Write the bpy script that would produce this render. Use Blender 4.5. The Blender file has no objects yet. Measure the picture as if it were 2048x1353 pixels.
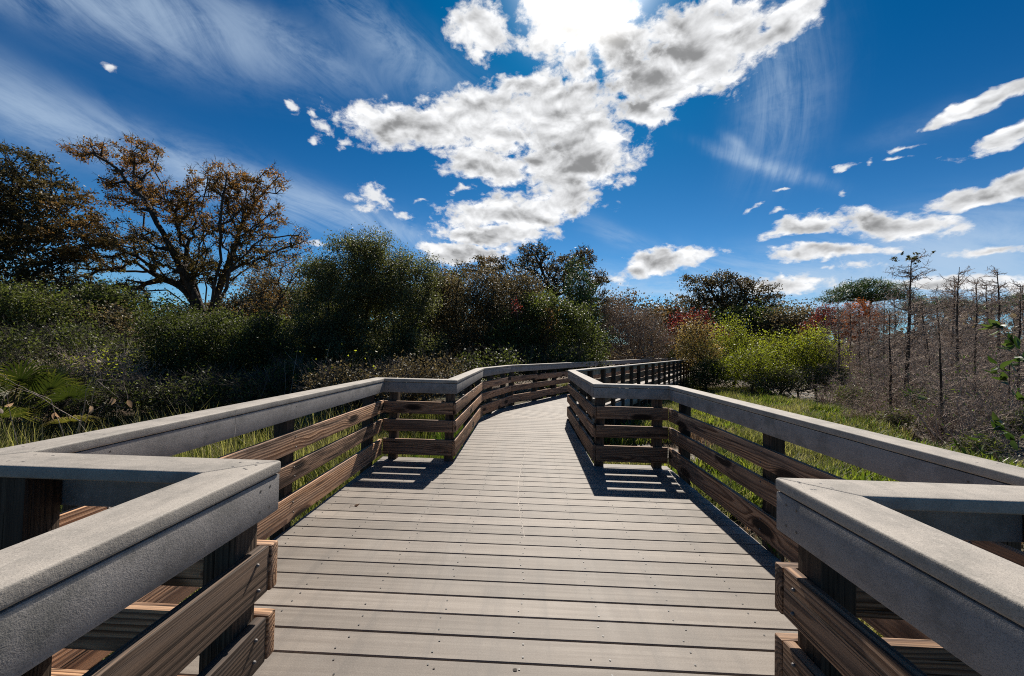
import bpy, math, random
import numpy as np
from mathutils import Matrix, Vector

SC = bpy.context.scene
COL = SC.collection

# ------------------------------------------------------------------ camera
FPX, PITCH, ROLL, YAW, EYE = 796.0, .0273, .0237, .035, 1.2826
_F = np.array([-math.sin(YAW)*math.cos(PITCH), math.cos(YAW)*math.cos(PITCH), math.sin(PITCH)])
_R0 = np.array([math.cos(YAW), math.sin(YAW), 0.]); _U0 = np.cross(_R0, _F)
_R = math.cos(ROLL)*_R0+math.sin(ROLL)*_U0; _U = -math.sin(ROLL)*_R0+math.cos(ROLL)*_U0
cam = bpy.data.cameras.new('camera'); cam.sensor_width = 36.; cam.lens = 36.*FPX/2048.
cam.clip_start = .05; cam.clip_end = 2000.
co = bpy.data.objects.new('camera', cam); COL.objects.link(co)
M = Matrix.Identity(4)
for i in range(3):
    M[i][0], M[i][1], M[i][2] = _R[i], _U[i], -_F[i]
M[2][3] = EYE
co.matrix_world = M
SC.camera = co

# ------------------------------------------------------------------ sun, exposure
SUN_AZ, SUN_EL = math.radians(8.2), math.radians(45.3)
sd = bpy.data.lights.new('sun', 'SUN'); sd.energy = 4.2; sd.angle = math.radians(.53); sd.color = (1., .93, .83)
so = bpy.data.objects.new('sun', sd); COL.objects.link(so)
sdir = Vector((math.sin(SUN_AZ)*math.cos(SUN_EL), math.cos(SUN_AZ)*math.cos(SUN_EL), math.sin(SUN_EL)))
so.rotation_euler = sdir.to_track_quat('Z', 'Y').to_euler(); so.location = (0, 0, 30)
SC.view_settings.view_transform = 'Standard'; SC.view_settings.look = 'None'
SC.view_settings.exposure = .75; SC.view_settings.gamma = 1.
SC.view_settings.use_curve_mapping = False
SC.cycles.filter_width = 1.05; SC.cycles.use_denoising = False; SC.cycles.use_adaptive_sampling = False; SC.cycles.max_bounces = 6; SC.cycles.diffuse_bounces = 3; SC.cycles.glossy_bounces = 2
SC.cycles.transmission_bounces = 3; SC.cycles.transparent_max_bounces = 4

# ------------------------------------------------------------------ node helpers
class NT:
    def __init__(s, tree): s.t = tree
    def n(s, typ, ins=None, **kw):
        nd = s.t.nodes.new(typ)
        for k, v in kw.items(): setattr(nd, k, v)
        for k, v in (ins or {}).items():
            if isinstance(v, bpy.types.NodeSocket): s.t.links.new(v, nd.inputs[k])
            else: nd.inputs[k].default_value = v
        return nd
    def m(s, op, a, b=None, c=None, clamp=False):
        ins = {0: a}
        if b is not None: ins[1] = b
        if c is not None: ins[2] = c
        return s.n('ShaderNodeMath', ins, operation=op, use_clamp=clamp).outputs[0]
    def vm(s, op, a, b=None, out=0):
        ins = {0: a}
        if b is not None: ins[1] = b
        return s.n('ShaderNodeVectorMath', ins, operation=op).outputs[out]
    def noise(s, vec, scale, detail=4., rough=.55, dist=0., out=0):
        return s.n('ShaderNodeTexNoise', {'Vector': vec, 'Scale': scale, 'Detail': detail, 'Roughness': rough, 'Distortion': dist}).outputs[out]
    def sm(s, x, a, b, lo=0., hi=1.):
        return s.n('ShaderNodeMapRange', {0: x, 1: a, 2: b, 3: lo, 4: hi}, interpolation_type='SMOOTHSTEP').outputs[0]
    def lin(s, x, a, b, lo=0., hi=1.):
        return s.n('ShaderNodeMapRange', {0: x, 1: a, 2: b, 3: lo, 4: hi}).outputs[0]
    def mix(s, f, a, b, typ='MIX'):
        nd = s.t.nodes.new('ShaderNodeMix'); nd.data_type = 'RGBA'; nd.blend_type = typ; nd.clamp_factor = True
        for k, v in ((0, f), (6, a), (7, b)):
            if isinstance(v, bpy.types.NodeSocket): s.t.links.new(v, nd.inputs[k])
            else: nd.inputs[k].default_value = v if k == 0 else ((*v, 1.) if len(v) == 3 else v)
        return nd.outputs[2]
    def ramp(s, x, stops):
        nd = s.t.nodes.new('ShaderNodeValToRGB'); s.t.links.new(x, nd.inputs[0])
        e = nd.color_ramp.elements
        while len(e) < len(stops): e.new(.5)
        for i, (p, c) in enumerate(stops): e[i].position = p; e[i].color = (*c, 1.)
        return nd.outputs[0]

# ------------------------------------------------------------------ sky: Nishita with cloud layers, all in azimuth / elevation
W = bpy.data.worlds.new('World'); SC.world = W; W.use_nodes = True
T = NT(W.node_tree); T.t.nodes.clear()
CUMULUS = [
  (0.1, 0.017, 0.946, 0.055, -0.281, 9.02),
  (0.099, 0.003, -0.458, -0.005, -0.192, 5.886),
  (0.119, 0.003, -0.758, -0.009, -0.269, 6.778),
  (0.154, -0.021, 1.726, -0.032, -0.55, 13.511),
  (0.201, 0.004, -1.392, -0.011, -0.377, 8.119),
  (0.091, 0.016, -0.101, 0.049, -0.326, 6.188),
  (0.115, 0.003, 0.422, 0.017, -0.53, 8.649),
  (0.148, 0.004, 1.335, 0.038, -0.73, 10.022),
  (0.176, -0.104, 5.379, -0.078, -0.418, 15.896),
  (0.153, 0.005, -0.79, -0.011, -0.303, 12.126),
  (0.099, 0.057, -4.122, 0.038, -0.234, 7.449),
  (0.186, 0.149, -8.003, 0.061, -0.22, 7.364),
  (0.291, 0.286, -18.3, 0.148, -0.282, 6.04),
  (0.152, 0.003, -2.634, -0.058, -0.42, 14.902),
  (0.187, -0.062, -1.055, -0.235, -0.707, 25.191),
  (0.389, 0.011, -3.183, -0.028, -0.468, 16.969),
  (0.183, 0.006, 0.651, 0.015, -0.412, 11.607),
  (0.219, 0.035, -0.962, 0.052, -0.744, 25.325),
  (0.285, 0.187, -16.195, 0.183, -0.664, 17.041),
  (0.262, 0.071, -13.911, 0.259, -1.722, 27.137),
  (0.421, 0.095, -22.645, 0.172, -1.151, 14.74),
  (0.273, 0.03, -13.596, -0.008, -1.124, 17.263),
  (0.605, 0.05, -30.866, -0.066, -0.934, 17.398),
  (0.237, 0.049, -8.902, 0.138, -0.977, 9.474),
  (0.186, -0.005, -7.632, -0.169, -0.713, 16.997),
  (0.199, 0.011, -7.46, -0.049, -1.143, 15.047),
  (0.433, 0.022, -21.33, -0.044, -1.114, 13.381),
  (0.174, 0.001, -5.53, -0.066, -0.94, 10.101),
  (0.148, 0.027, -2.961, 0.1, -0.748, 6.887),
  (0.191, -0.001, -8.756, -0.145, -1.486, 16.981),
]
PUFFS = [
  (0.31, -0.057, 7.762, -0.055, -0.799, 14.282),
  (0.737, 0.024, 12.218, 0.119, -1.194, 22.815),
  (0.744, -0.395, 30.784, -0.354, -1.172, 20.946),
  (1.172, 0.037, 12.202, 0.15, -1.99, 44.562),
  (1.444, 0.047, 20.569, 0.3, -3.162, 67.64),
  (0.843, -0.196, 31.903, 0.011, -2.114, 57.495),
  (1.631, -0.491, 90.578, -0.328, -2.728, 53.004),
  (0.669, 0.024, 19.322, 0.182, -1.349, 22.309),
  (0.453, 0.062, -22.921, -0.066, -1.919, 39.626),
  (0.736, 0.078, -33.203, -0.39, -3.091, 81.118),
  (0.957, 0.167, -39.762, 0.014, -2.451, 48.487),
  (1.792, -0.002, -72.224, -0.68, -2.588, 78.829),
  (1.037, 0.069, -44.995, -0.602, -3.534, 95.383),
  (1.608, 0.701, -73.752, 0.676, -1.413, -0.872),
  (0.514, 0.047, -24.134, -0.005, -1.246, 16.175),
  (0.963, 0.121, -41.963, 0.212, -2.444, 18.219),
  (0.364, -0, -14.413, -0.196, -1.718, 24.162),
  (1.102, 0.006, -34.867, -0.456, -2.965, 63.207),
  (0.704, 0.234, -24.178, 0.665, -2.717, 28.677),
  (0.772, 0.102, -26.287, -0.082, -3.012, 60.204),
  (0.701, 0.007, -16.225, -0.105, -1.443, 20.312),
  (0.267, 0.004, -3.282, -0.022, -1.047, 11.079),
  (1.434, -0.617, 57.94, -0.274, -1.464, 31.94),
  (0.981, -0.527, 38.268, -0.515, -1.589, 26.835),
  (1.422, 0.058, 39.583, 0.568, -2.633, 82.282),
  (0.723, -0.103, 18.59, -0.039, -1.144, 19.768),
  (0.579, -0.109, 13.156, -0.154, -1.98, 36.373),
  (0.48, -0.298, 3.282, -0.563, -1.242, 46.061),
  (0.499, -0.101, -6.338, -0.447, -1.556, 53.932),
  (0.686, 0.021, 2.202, 0.057, -1.715, 47.254),
  (0.915, 0.017, -11.509, -0.05, -0.744, 17.193),
  (0.538, 0.017, 5.028, 0.14, -1.999, 45.658),
]
CIRRUS = [
  (0.051, -0.012, 2.542, 0.029, -0.295, 10.362, 0.62),
  (0.097, -0.016, 5.114, 0.089, -0.422, 17.362, 0.4),
  (0.045, -0.01, 2.095, -0.045, -0.399, 5.708, 0.75),
  (0.21, -0.038, 11.91, -0.021, -0.333, 5.313, 0.38),
  (0.057, -0.015, 1.502, -0.099, -0.542, 6.318, 0.75),
  (0.07, -0.06, 3.505, -0.123, -0.369, 11.057, 0.5),
  (0.097, -0.053, 5.053, -0.108, -0.671, 19.181, 0.25),
  (0.137, -0.065, -0.64, -0.341, -0.697, 15.311, 0.34),
  (0.048, -0, -1.926, -0.024, -0.269, 3.001, 1.3),
  (0.111, 0.007, -5.35, -0.009, -0.312, 3.931, 1),
  (0.048, 0.001, -0.831, -0.006, -0.337, 2.498, 0.8),
  (0.184, 0.048, -9.184, 0.084, -0.714, 12.341, 0.12),
  (0.102, 0.004, 5.065, 0.037, -0.344, 3.127, 0.25),
  (0.028, 0.001, 0.102, 0.01, -0.352, 3.009, 0.35),
]
FEATHER = [
  (0.281, -0.107, -5.547, -0.062, -0.112, 5.251, 0.5),
  (0.288, -0.128, -6.331, -0.086, -0.128, 6.301, 0.25),
  (0.157, -0.048, -3.64, -0.605, -1.19, 44.569, 1),
  (0.486, -0.41, -2.811, -0.945, -1.108, 53.309, 0.8),
]

tc = T.n('ShaderNodeTexCoord').outputs['Generated']
dirv = T.vm('NORMALIZE', tc)
sx = T.n('ShaderNodeSeparateXYZ', {0: dirv})
az = T.m('MULTIPLY', T.m('ARCTAN2', sx.outputs[0], sx.outputs[1]), 57.29578)
el = T.m('MULTIPLY', T.m('ARCSINE', sx.outputs[2]), 57.29578)
V0 = T.n('ShaderNodeCombineXYZ', {0: az, 1: el, 2: 1.}).outputs[0]
sky = T.n('ShaderNodeTexSky', sky_type='NISHITA', sun_disc=False, sun_elevation=SUN_EL, sun_rotation=SUN_AZ, altitude=20., air_density=1., dust_density=.4, ozone_density=2.2).outputs[0]
grad = T.m('POWER', T.sm(el, 46., -8.), 2.2)
skyc = T.mix(1., sky, T.mix(grad, (.002, .26, .49), (.40,.74,1.0)), 'MULTIPLY')
sdir0 = T.vm('DOT_PRODUCT', dirv, tuple(sdir), 1)
# cloud billows shift the outlines
dflat = T.vm('MULTIPLY', dirv, (1., 1., 1.6))
wn = T.noise(dflat, 6., 4., .6, 0., 1)
wv = T.vm('MULTIPLY', T.vm('SUBTRACT', wn, (.5, .5, .5)), (6.5, 5., 0.))
VW = T.vm('ADD', V0, wv)
def union(blobs, vec, k=.25):
    cur = None
    for b in blobs:
        q1 = T.vm('DOT_PRODUCT', vec, b[:3], 1); q2 = T.vm('DOT_PRODUCT', vec, b[3:6], 1)
        d = T.m('MULTIPLY_ADD', q1, q1, T.m('MULTIPLY', q2, q2))
        cur = d if cur is None else T.m('SMOOTH_MIN', cur, d, k)
    return T.m('SUBTRACT', 1., T.m('SQRT', T.m('MAXIMUM', cur, .0001)))
def soft(blobs, vec):
    cur = None
    for b in blobs:
        q1 = T.vm('DOT_PRODUCT', vec, b[:3], 1); q2 = T.vm('DOT_PRODUCT', vec, b[3:6], 1)
        d = T.m('MULTIPLY_ADD', q1, q1, T.m('MULTIPLY', q2, q2))
        v = T.m('MULTIPLY', T.m('EXPONENT', T.m('MULTIPLY', d, -1.3)), b[6])
        cur = v if cur is None else T.m('ADD', cur, v)
    return cur
S = union(CUMULUS, VW)
n1 = T.noise(dflat, 10., 10., .62, .2)
n4 = T.noise(dflat, 34., 7., .62, .3)
e1 = T.noise(dflat, 15., 5., .5, .3)
e2 = T.noise(T.vm('ADD', dflat, (0., -.006, .018)), 15., 5., .5, .3)
n2 = T.noise(T.vm('MULTIPLY', dirv, (1., 1., 2.0)), 5.5, 3.5, .45, .2)
sunv = tuple(sdir)
Sn = T.m('ADD', T.m('ADD', S, .10), T.m('ADD', T.m('MULTIPLY', T.m('SUBTRACT', n1, .5), 2.5), T.m('MULTIPLY', T.m('SUBTRACT', n4, .5), 1.0)))
mask = T.sm(Sn, -.10, .38)
P_ = T.m('ADD', T.m('MULTIPLY_ADD', union(PUFFS, VW), .72, -.02), T.m('ADD', T.m('MULTIPLY', T.m('SUBTRACT', n4, .5), 2.6), T.m('MULTIPLY', T.m('SUBTRACT', n1, .5), .8)))
pm = T.sm(P_, -.02, .75)
mask = T.m('MAXIMUM', mask, T.m('MULTIPLY', pm, .95))
thick = T.m('ADD', T.m('MULTIPLY', T.m('ADD', S, T.m('MULTIPLY', Sn, .3)), .66), T.m('MULTIPLY', T.m('SUBTRACT', n2, .5), 3.2))
grey = T.m('MULTIPLY', T.m('MULTIPLY', T.sm(thick, .2, 1.25), T.sm(Sn, .1, .7)), T.sm(el, 4., 20., .45, 1.))
relief = T.m('MULTIPLY', T.m('SUBTRACT', e2, e1), -1.9)
sdot = T.vm('DOT_PRODUCT', dirv, sunv, 1)
bright = T.m('ADD', T.lin(grey, 0., 1., .86, .30), T.m('MULTIPLY', relief, T.sm(Sn, 0., .5)))
bright = T.m('ADD', bright, T.m('MULTIPLY', T.m('SUBTRACT', n4, .5), .18))
bright = T.m('MINIMUM', T.m('SMOOTH_MAX', bright, .28, .15), 1.05)
glow = T.m('EXPONENT', T.m('MULTIPLY', T.m('SUBTRACT', 1., sdot), -300.))
ccol = T.vm('MULTIPLY', T.n('ShaderNodeCombineXYZ', {0: bright, 1: bright, 2: bright}).outputs[0], (8.6, 8.7, 8.85))
# high thin cloud
def streak(ang, along, across):
    c, s_ = math.cos(math.radians(ang)), math.sin(math.radians(ang))
    a = T.vm('DOT_PRODUCT', V0, (c*along, s_*along, 0.), 1); b = T.vm('DOT_PRODUCT', V0, (-s_*across, c*across, 0.), 1)
    return T.n('ShaderNodeCombineXYZ', {0: a, 1: b, 2: .3}).outputs[0]
VW2 = T.vm('ADD', V0, T.vm('MULTIPLY', wv, (.45, .45, 0.)))
ci = T.m('MULTIPLY', soft(CIRRUS, VW2), T.sm(T.m('ADD', T.m('MULTIPLY', T.noise(streak(-17., .055, .15), 1., 8., .66, 1.6), .72), T.m('MULTIPLY', T.noise(dflat, 5., 8., .68, .8), .28)), .34, .66, .06, 1.45))
fa = T.vm('DOT_PRODUCT', V0, (.0, .055, -1.1), 1)
fb = T.m('ADD', T.vm('DOT_PRODUCT', V0, (-.40, .13, 0.), 1), T.m('MULTIPLY', T.m('MULTIPLY', fa, fa), -2.6))
fvec = T.n('ShaderNodeCombineXYZ', {0: fa, 1: fb, 2: .7}).outputs[0]
fe = T.m('MULTIPLY', soft(FEATHER, VW2), T.sm(T.m('ADD', T.m('MULTIPLY', T.noise(fvec, 1.35, 8., .66, .5), .62), T.m('MULTIPLY', T.noise(dflat, 9., 8., .68, .8), .38)), .34, .68, .12, 1.25))
cirr = T.m('MULTIPLY', T.m('SUBTRACT', 1., T.m('EXPONENT', T.m('MULTIPLY', T.m('ADD', ci, fe), -.95))), .86)
col = T.mix(cirr, skyc, (4.7, 5.9, 7.3))
col = T.mix(mask, col, ccol)
gl = T.vm('SCALE', (40., 38.5, 36.)); T.t.links.new(glow, gl.node.inputs['Scale'])
col = T.vm('ADD', col, gl)
low = T.sm(el, -6., -1.)
col = T.mix(low, (.6, .6, .5), col)
bg = T.n('ShaderNodeBackground', {0: col, 1: .068})
T.n('ShaderNodeOutputWorld', {0: bg.outputs[0]})
W.cycles.sampling_method = 'MANUAL'; W.cycles.sample_map_resolution = 512

# ------------------------------------------------------------------ mesh helpers
def mesh_from(name, V, Q, tint=None, mats=(), smooth=False, midx=None):
    """V (n,3); Q (m,4) or a list of arrays with 3 or 4 columns."""
    V = np.asarray(V, np.float32); Qs = [np.asarray(q, np.int32) for q in (Q if isinstance(Q, list) else [Q]) if len(q)]
    me = bpy.data.meshes.new(name)
    me.vertices.add(len(V)); me.vertices.foreach_set('co', V.ravel())
    idx = np.concatenate([q.ravel() for q in Qs]); tot = np.concatenate([np.full(len(q), q.shape[1], np.int32) for q in Qs])
    me.loops.add(len(idx)); me.loops.foreach_set('vertex_index', idx)
    me.polygons.add(len(tot)); me.polygons.foreach_set('loop_start', np.concatenate([[0], np.cumsum(tot)[:-1]]).astype(np.int32))
    me.polygons.foreach_set('loop_total', tot)
    if smooth: me.polygons.foreach_set('use_smooth', np.ones(len(tot), bool))
    if midx is not None: me.polygons.foreach_set('material_index', np.asarray(midx, np.int32))
    for m in mats: me.materials.append(m)
    if tint is not None:
        a = me.attributes.new('tint', 'FLOAT', 'FACE'); a.data.foreach_set('value', np.asarray(tint, np.float32))
    me.update(calc_edges=True); me.validate()
    return me
def obj(name, me, parent=None, loc=None):
    o = bpy.data.objects.new(name, me); COL.objects.link(o)
    if parent is not None: o.parent = parent
    if loc is not None: o.location = loc
    return o
def tag(o, label=None, cat=None, group=None, kind=None):
    for k, v in (('label', label), ('category', cat), ('group', group), ('kind', kind)):
        if v: o[k] = v
    return o
def empty(name, loc=(0, 0, 0), rz=0.):
    o = bpy.data.objects.new(name, None); o.empty_display_size = .2; COL.objects.link(o)
    o.location = loc; o.rotation_euler = (0, 0, rz); return o
def box_v(x0, x1, y0, y1, z0, z1):
    return np.array([(x, y, z) for z in (z0, z1) for y in (y0, y1) for x in (x0, x1)], float)
BOXQ = np.array([(0, 2, 3, 1), (4, 5, 7, 6), (0, 1, 5, 4), (2, 6, 7, 3), (0, 4, 6, 2), (1, 3, 7, 5)])
def bevel_mesh(name, V, Q, mat, w=.004, seg=2):
    import bmesh
    bm = bmesh.new(); vs = [bm.verts.new(v) for v in V]
    for q in Q: bm.faces.new([vs[i] for i in q])
    bmesh.ops.recalc_face_normals(bm, faces=bm.faces)
    bmesh.ops.bevel(bm, geom=list(bm.edges), offset=w, segments=seg, profile=.6, affect='EDGES', clamp_overlap=True)
    me = bpy.data.meshes.new(name); bm.to_mesh(me); bm.free(); me.materials.append(mat)
    me.polygons.foreach_set('use_smooth', np.ones(len(me.polygons), bool)); me.set_sharp_from_angle(angle=math.radians(40))
    return me

# ------------------------------------------------------------------ materials
def new_mat(name):
    m = bpy.data.materials.new(name); m.use_nodes = True; m.node_tree.nodes.clear(); return m, NT(m.node_tree)
def finish(T, color, rough=.6, spec=.4, bump=None, bs=.3, bd=.01):
    ins = {'Base Color': color, 'Roughness': rough, 'Specular IOR Level': spec}
    if bump is not None:
        ins['Normal'] = T.n('ShaderNodeBump', {'Strength': bs, 'Distance': bd, 'Height': bump}).outputs[0]
    b = T.n('ShaderNodeBsdfPrincipled', ins); T.n('ShaderNodeOutputMaterial', {0: b.outputs[0]}); return b

def wood_mat(name, light, mid, dark, grey, greyness):
    m, T = new_mat(name)
    P = T.n('ShaderNodeTexCoord').outputs['Object']
    rnd = T.n('ShaderNodeObjectInfo').outputs['Random']
    off = T.vm('SCALE', (31., 17., 23.)); T.t.links.new(rnd, off.node.inputs['Scale'])
    PO = T.vm('ADD', P, off)
    # knots: sparse cells stretched along the board
    kv = T.n('ShaderNodeTexVoronoi', {'Vector': T.vm('MULTIPLY', PO, (1.9, 5., 6.)), 'Scale': 1., 'Randomness': 1.}, feature='F1')
    kd = kv.outputs['Distance']; ksel = T.m('GREATER_THAN', T.n('ShaderNodeSeparateColor', {0: kv.outputs['Color']}).outputs[0], .36)
    kf = T.m('MULTIPLY', T.sm(kd, .45, .05), ksel)
    wob = T.noise(T.vm('MULTIPLY', PO, (.55, 2., 2.)), 1., 3., .5, 0., 1)
    wo = T.vm('MULTIPLY', T.vm('SUBTRACT', wob, (.5, .5, .5)), (0., .08, .11))
    q = T.vm('ADD', T.vm('MULTIPLY', P, (0., 1., 1.)), wo)
    cx = T.n('ShaderNodeCombineXYZ', {1: T.m('MULTIPLY_ADD', rnd, .10, .02), 2: T.m('SUBTRACT', T.m('FRACT', T.m('MULTIPLY', rnd, 7.3)), .5)}).outputs[0]
    q = T.vm('ADD', q, T.vm('MULTIPLY', cx, (0., 1., .16)))
    r = T.vm('LENGTH', q, None, 1)
    r = T.m('ADD', r, T.m('MULTIPLY', kf, .03))
    jag = T.noise(T.vm('MULTIPLY', PO, (5., 60., 60.)), 1., 3., .6)
    ring = T.m('FRACT', T.m('ADD', T.m('MULTIPLY', r, 78.), T.m('MULTIPLY', jag, .5)))
    late = T.m('MULTIPLY', T.sm(ring, .25, .8), T.sm(ring, 1., .92))
    fib = T.noise(T.vm('MULTIPLY', PO, (2.2, 230., 230.)), 1., 4., .65)
    crack = T.noise(T.vm('MULTIPLY', PO, (1.3, 70., 70.)), 1., 3., .7)
    blot = T.noise(T.vm('MULTIPLY', PO, (1.2, 9., 11.)), 1., 6., .65)
    c = T.mix(late, light, mid)
    c = T.mix(T.m('MULTIPLY', T.sm(fib, .42, .7), .6), c, dark)
    c = T.mix(T.m('MULTIPLY', T.sm(blot, .36, .62), greyness), c, grey)
    old = T.lin(T.m('FRACT', T.m('MULTIPLY', rnd, 13.7)), 0., 1., .35, .9)
    c = T.mix(T.m('MULTIPLY', T.sm(blot, .50, .66), old), c, dark)
    c = T.mix(T.m('MULTIPLY', T.sm(crack, .58, .67), .9), c, tuple(x*.4 for x in dark))
    c = T.mix(T.sm(kf, .25, .75), c, tuple(x*.55 for x in dark))
    v = T.lin(rnd, 0., 1., .78, 1.15)
    c = T.mix(1., c, T.n('ShaderNodeCombineColor', {0: v, 1: v, 2: v}).outputs[0], 'MULTIPLY')
    h = T.m('ADD', T.m('MULTIPLY', late, .7), T.m('MULTIPLY', fib, -1.))
    h = T.m('SUBTRACT', h, T.m('MULTIPLY', T.sm(crack, .58, .72), 1.6))
    h = T.m('SUBTRACT', h, T.m('MULTIPLY', T.sm(kf, .4, .7), .8))
    finish(T, c, .7, .22, h, .7, .0026)
    return m
M_SLAT = wood_mat('sunlit_weathered_pine_boards', (.68, .40, .225), (.22, .10, .046), (.05, .029, .019), (.38, .30, .24), .35)  # sunlit copy of the slat wood, its warm sun tone put into the colour
M_SLAT_SHADE = wood_mat('shaded_pine_boards', (.42, .25, .145), (.13, .064, .033), (.034, .02, .014), (.22, .175, .145), .4)  # same slat wood for backlit sides, shade painted into its darker colour
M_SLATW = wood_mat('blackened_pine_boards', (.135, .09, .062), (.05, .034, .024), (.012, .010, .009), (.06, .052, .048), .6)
M_POST = wood_mat('treated_posts', (.105, .07, .045), (.045, .027, .017), (.018, .011, .008), (.08, .068, .055), .5)

def composite_mat(name, base, band, mottle, speck=.5, mould=0.):
    m, T = new_mat(name)
    P = T.n('ShaderNodeTexCoord').outputs['Object']; rnd = T.n('ShaderNodeObjectInfo').outputs['Random']
    off = T.vm('SCALE', (13., 7., 29.)); T.t.links.new(rnd, off.node.inputs['Scale'])
    PO = T.vm('ADD', P, off)
    b1 = T.noise(T.vm('MULTIPLY', PO, (.7, 26., 26.)), 1., 3., .5)
    b2 = T.noise(PO, 9., 5., .65); sp = T.noise(PO, 420., 2., .6); sp2 = T.noise(PO, 130., 4., .75)
    c = T.mix(T.sm(b1, .35, .65), base, band)
    c = T.mix(T.m('MULTIPLY', T.sm(b2, .40, .66), .75), c, mottle)
    c = T.mix(T.m('MULTIPLY', T.sm(sp, .5, .68), speck), c, tuple(x*.45 for x in base))
    c = T.mix(T.m('MULTIPLY', T.sm(sp2, .55, .72), speck*.8), c, tuple(min(1., x*1.45) for x in base))
    stn = T.noise(T.vm('MULTIPLY', PO, (2.2, 9., 5.)), 1., 6., .7)
    c = T.mix(T.m('MULTIPLY', T.sm(stn, .52, .74), .5), c, (.15, .135, .115))
    wr = T.noise(T.vm('MULTIPLY', PO, (6., 40., 40.)), 1., 4., .7)
    c = T.mix(T.m('MULTIPLY', T.sm(wr, .58, .74), .35), c, tuple(min(1., x*1.35) for x in base))
    if mould > 0:
        g = T.noise(PO, 4.5, 6., .7); c = T.mix(T.m('MULTIPLY', T.sm(g, .5, .72), mould), c, (.075, .085, .065))
    v = T.lin(rnd, 0., 1., .9, 1.1)
    c = T.mix(1., c, T.n('ShaderNodeCombineColor', {0: v, 1: v, 2: v}).outputs[0], 'MULTIPLY')
    h = T.m('ADD', T.m('MULTIPLY', sp, .6), T.m('MULTIPLY', sp2, 1.))
    finish(T, c, .72, .3, h, .55, .0016)
    return m
M_CAP = composite_mat('grey_composite_cap', (.375, .338, .292), (.345, .31, .268), (.25, .228, .20), .6, .16)
M_FASC = composite_mat('grey_composite_fascia', (.32, .295, .272), (.295, .27, .248), (.20, .186, .172), .7, .3)

def deck_mat():
    m, T = new_mat('composite_decking')
    P = T.n('ShaderNodeNewGeometry').outputs['Position']
    tint = T.n('ShaderNodeAttribute', attribute_name='tint').outputs['Fac']
    o = T.n('ShaderNodeCombineXYZ', {0: T.m('MULTIPLY', tint, 91.), 1: T.m('MULTIPLY', tint, 37.)}).outputs[0]
    PO = T.vm('ADD', P, o)
    b1 = T.noise(T.vm('MULTIPLY', PO, (.9, 34., 1.)), 1., 3., .6)
    b2 = T.noise(T.vm('MULTIPLY', P, (1., 1., 1.)), 2.2, 6., .65)
    sp = T.noise(T.vm('MULTIPLY', PO, (120., 260., 1.)), 1., 3., .65)
    wear = T.noise(T.vm('MULTIPLY', P, (5.5, .7, 1.)), 1., 4., .6)
    c = T.mix(T.sm(b1, .30, .70), (.262, .226, .190), (.185, .155, .128))
    st = T.noise(T.vm('MULTIPLY', PO, (1.6, 120., 1.)), 1., 3., .65)
    c = T.mix(T.m('MULTIPLY', T.sm(st, .48, .68), .28), c, (.16, .128, .10))
    c = T.mix(T.m('MULTIPLY', T.sm(b2, .42, .70), .6), c, (.165, .143, .122))
    trail = T.noise(T.vm('MULTIPLY', P, (9., .35, 1.)), 1., 4., .6)
    c = T.mix(T.m('MULTIPLY', T.sm(trail, .48, .68), .5), c, (.15, .132, .115))
    c = T.mix(T.m('MULTIPLY', T.sm(wear, .5, .72), .22), c, (.30, .272, .24))
    sp2 = T.noise(PO, 75., 4., .7)
    c = T.mix(T.m('MULTIPLY', T.sm(sp2, .52, .7), .22), c, (.33, .29, .245))
    c = T.mix(T.m('MULTIPLY', T.sm(sp, .5, .7), .22), c, (.13, .11, .09))
    v = T.lin(tint, 0., 1., .80, 1.14)
    c = T.mix(1., c, T.n('ShaderNodeCombineColor', {0: v, 1: v, 2: v}).outputs[0], 'MULTIPLY')
    finish(T, c, .62, .35, T.m('ADD', sp, T.m('MULTIPLY', b1, .7)), .4, .0025)
    return m
M_DECK = deck_mat()
def plain(name, c, rough=.6, spec=.4, metal=0., var=.3, scale=30.):
    m, T = new_mat(name); P = T.n('ShaderNodeTexCoord').outputs['Object']
    n = T.noise(P, scale, 4., .6)
    b = finish(T, T.mix(T.sm(n, .35, .7), tuple(x*(1-var) for x in c), tuple(min(1., x*(1+var)) for x in c)), rough, spec, n, .2, .004)
    b.inputs['Metallic'].default_value = metal; return m
M_SCREW = plain('screw_heads', (.075, .07, .065), .5, .4)
M_BOLT = plain('galvanised_bolts', (.13, .12, .115), .5, .4, .5)
M_SCUFF = plain('pale_scuff_marks', (.40, .36, .315), .8, .2)
M_STAIN = plain('dark_spots', (.07, .06, .052), .8, .2)

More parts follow.
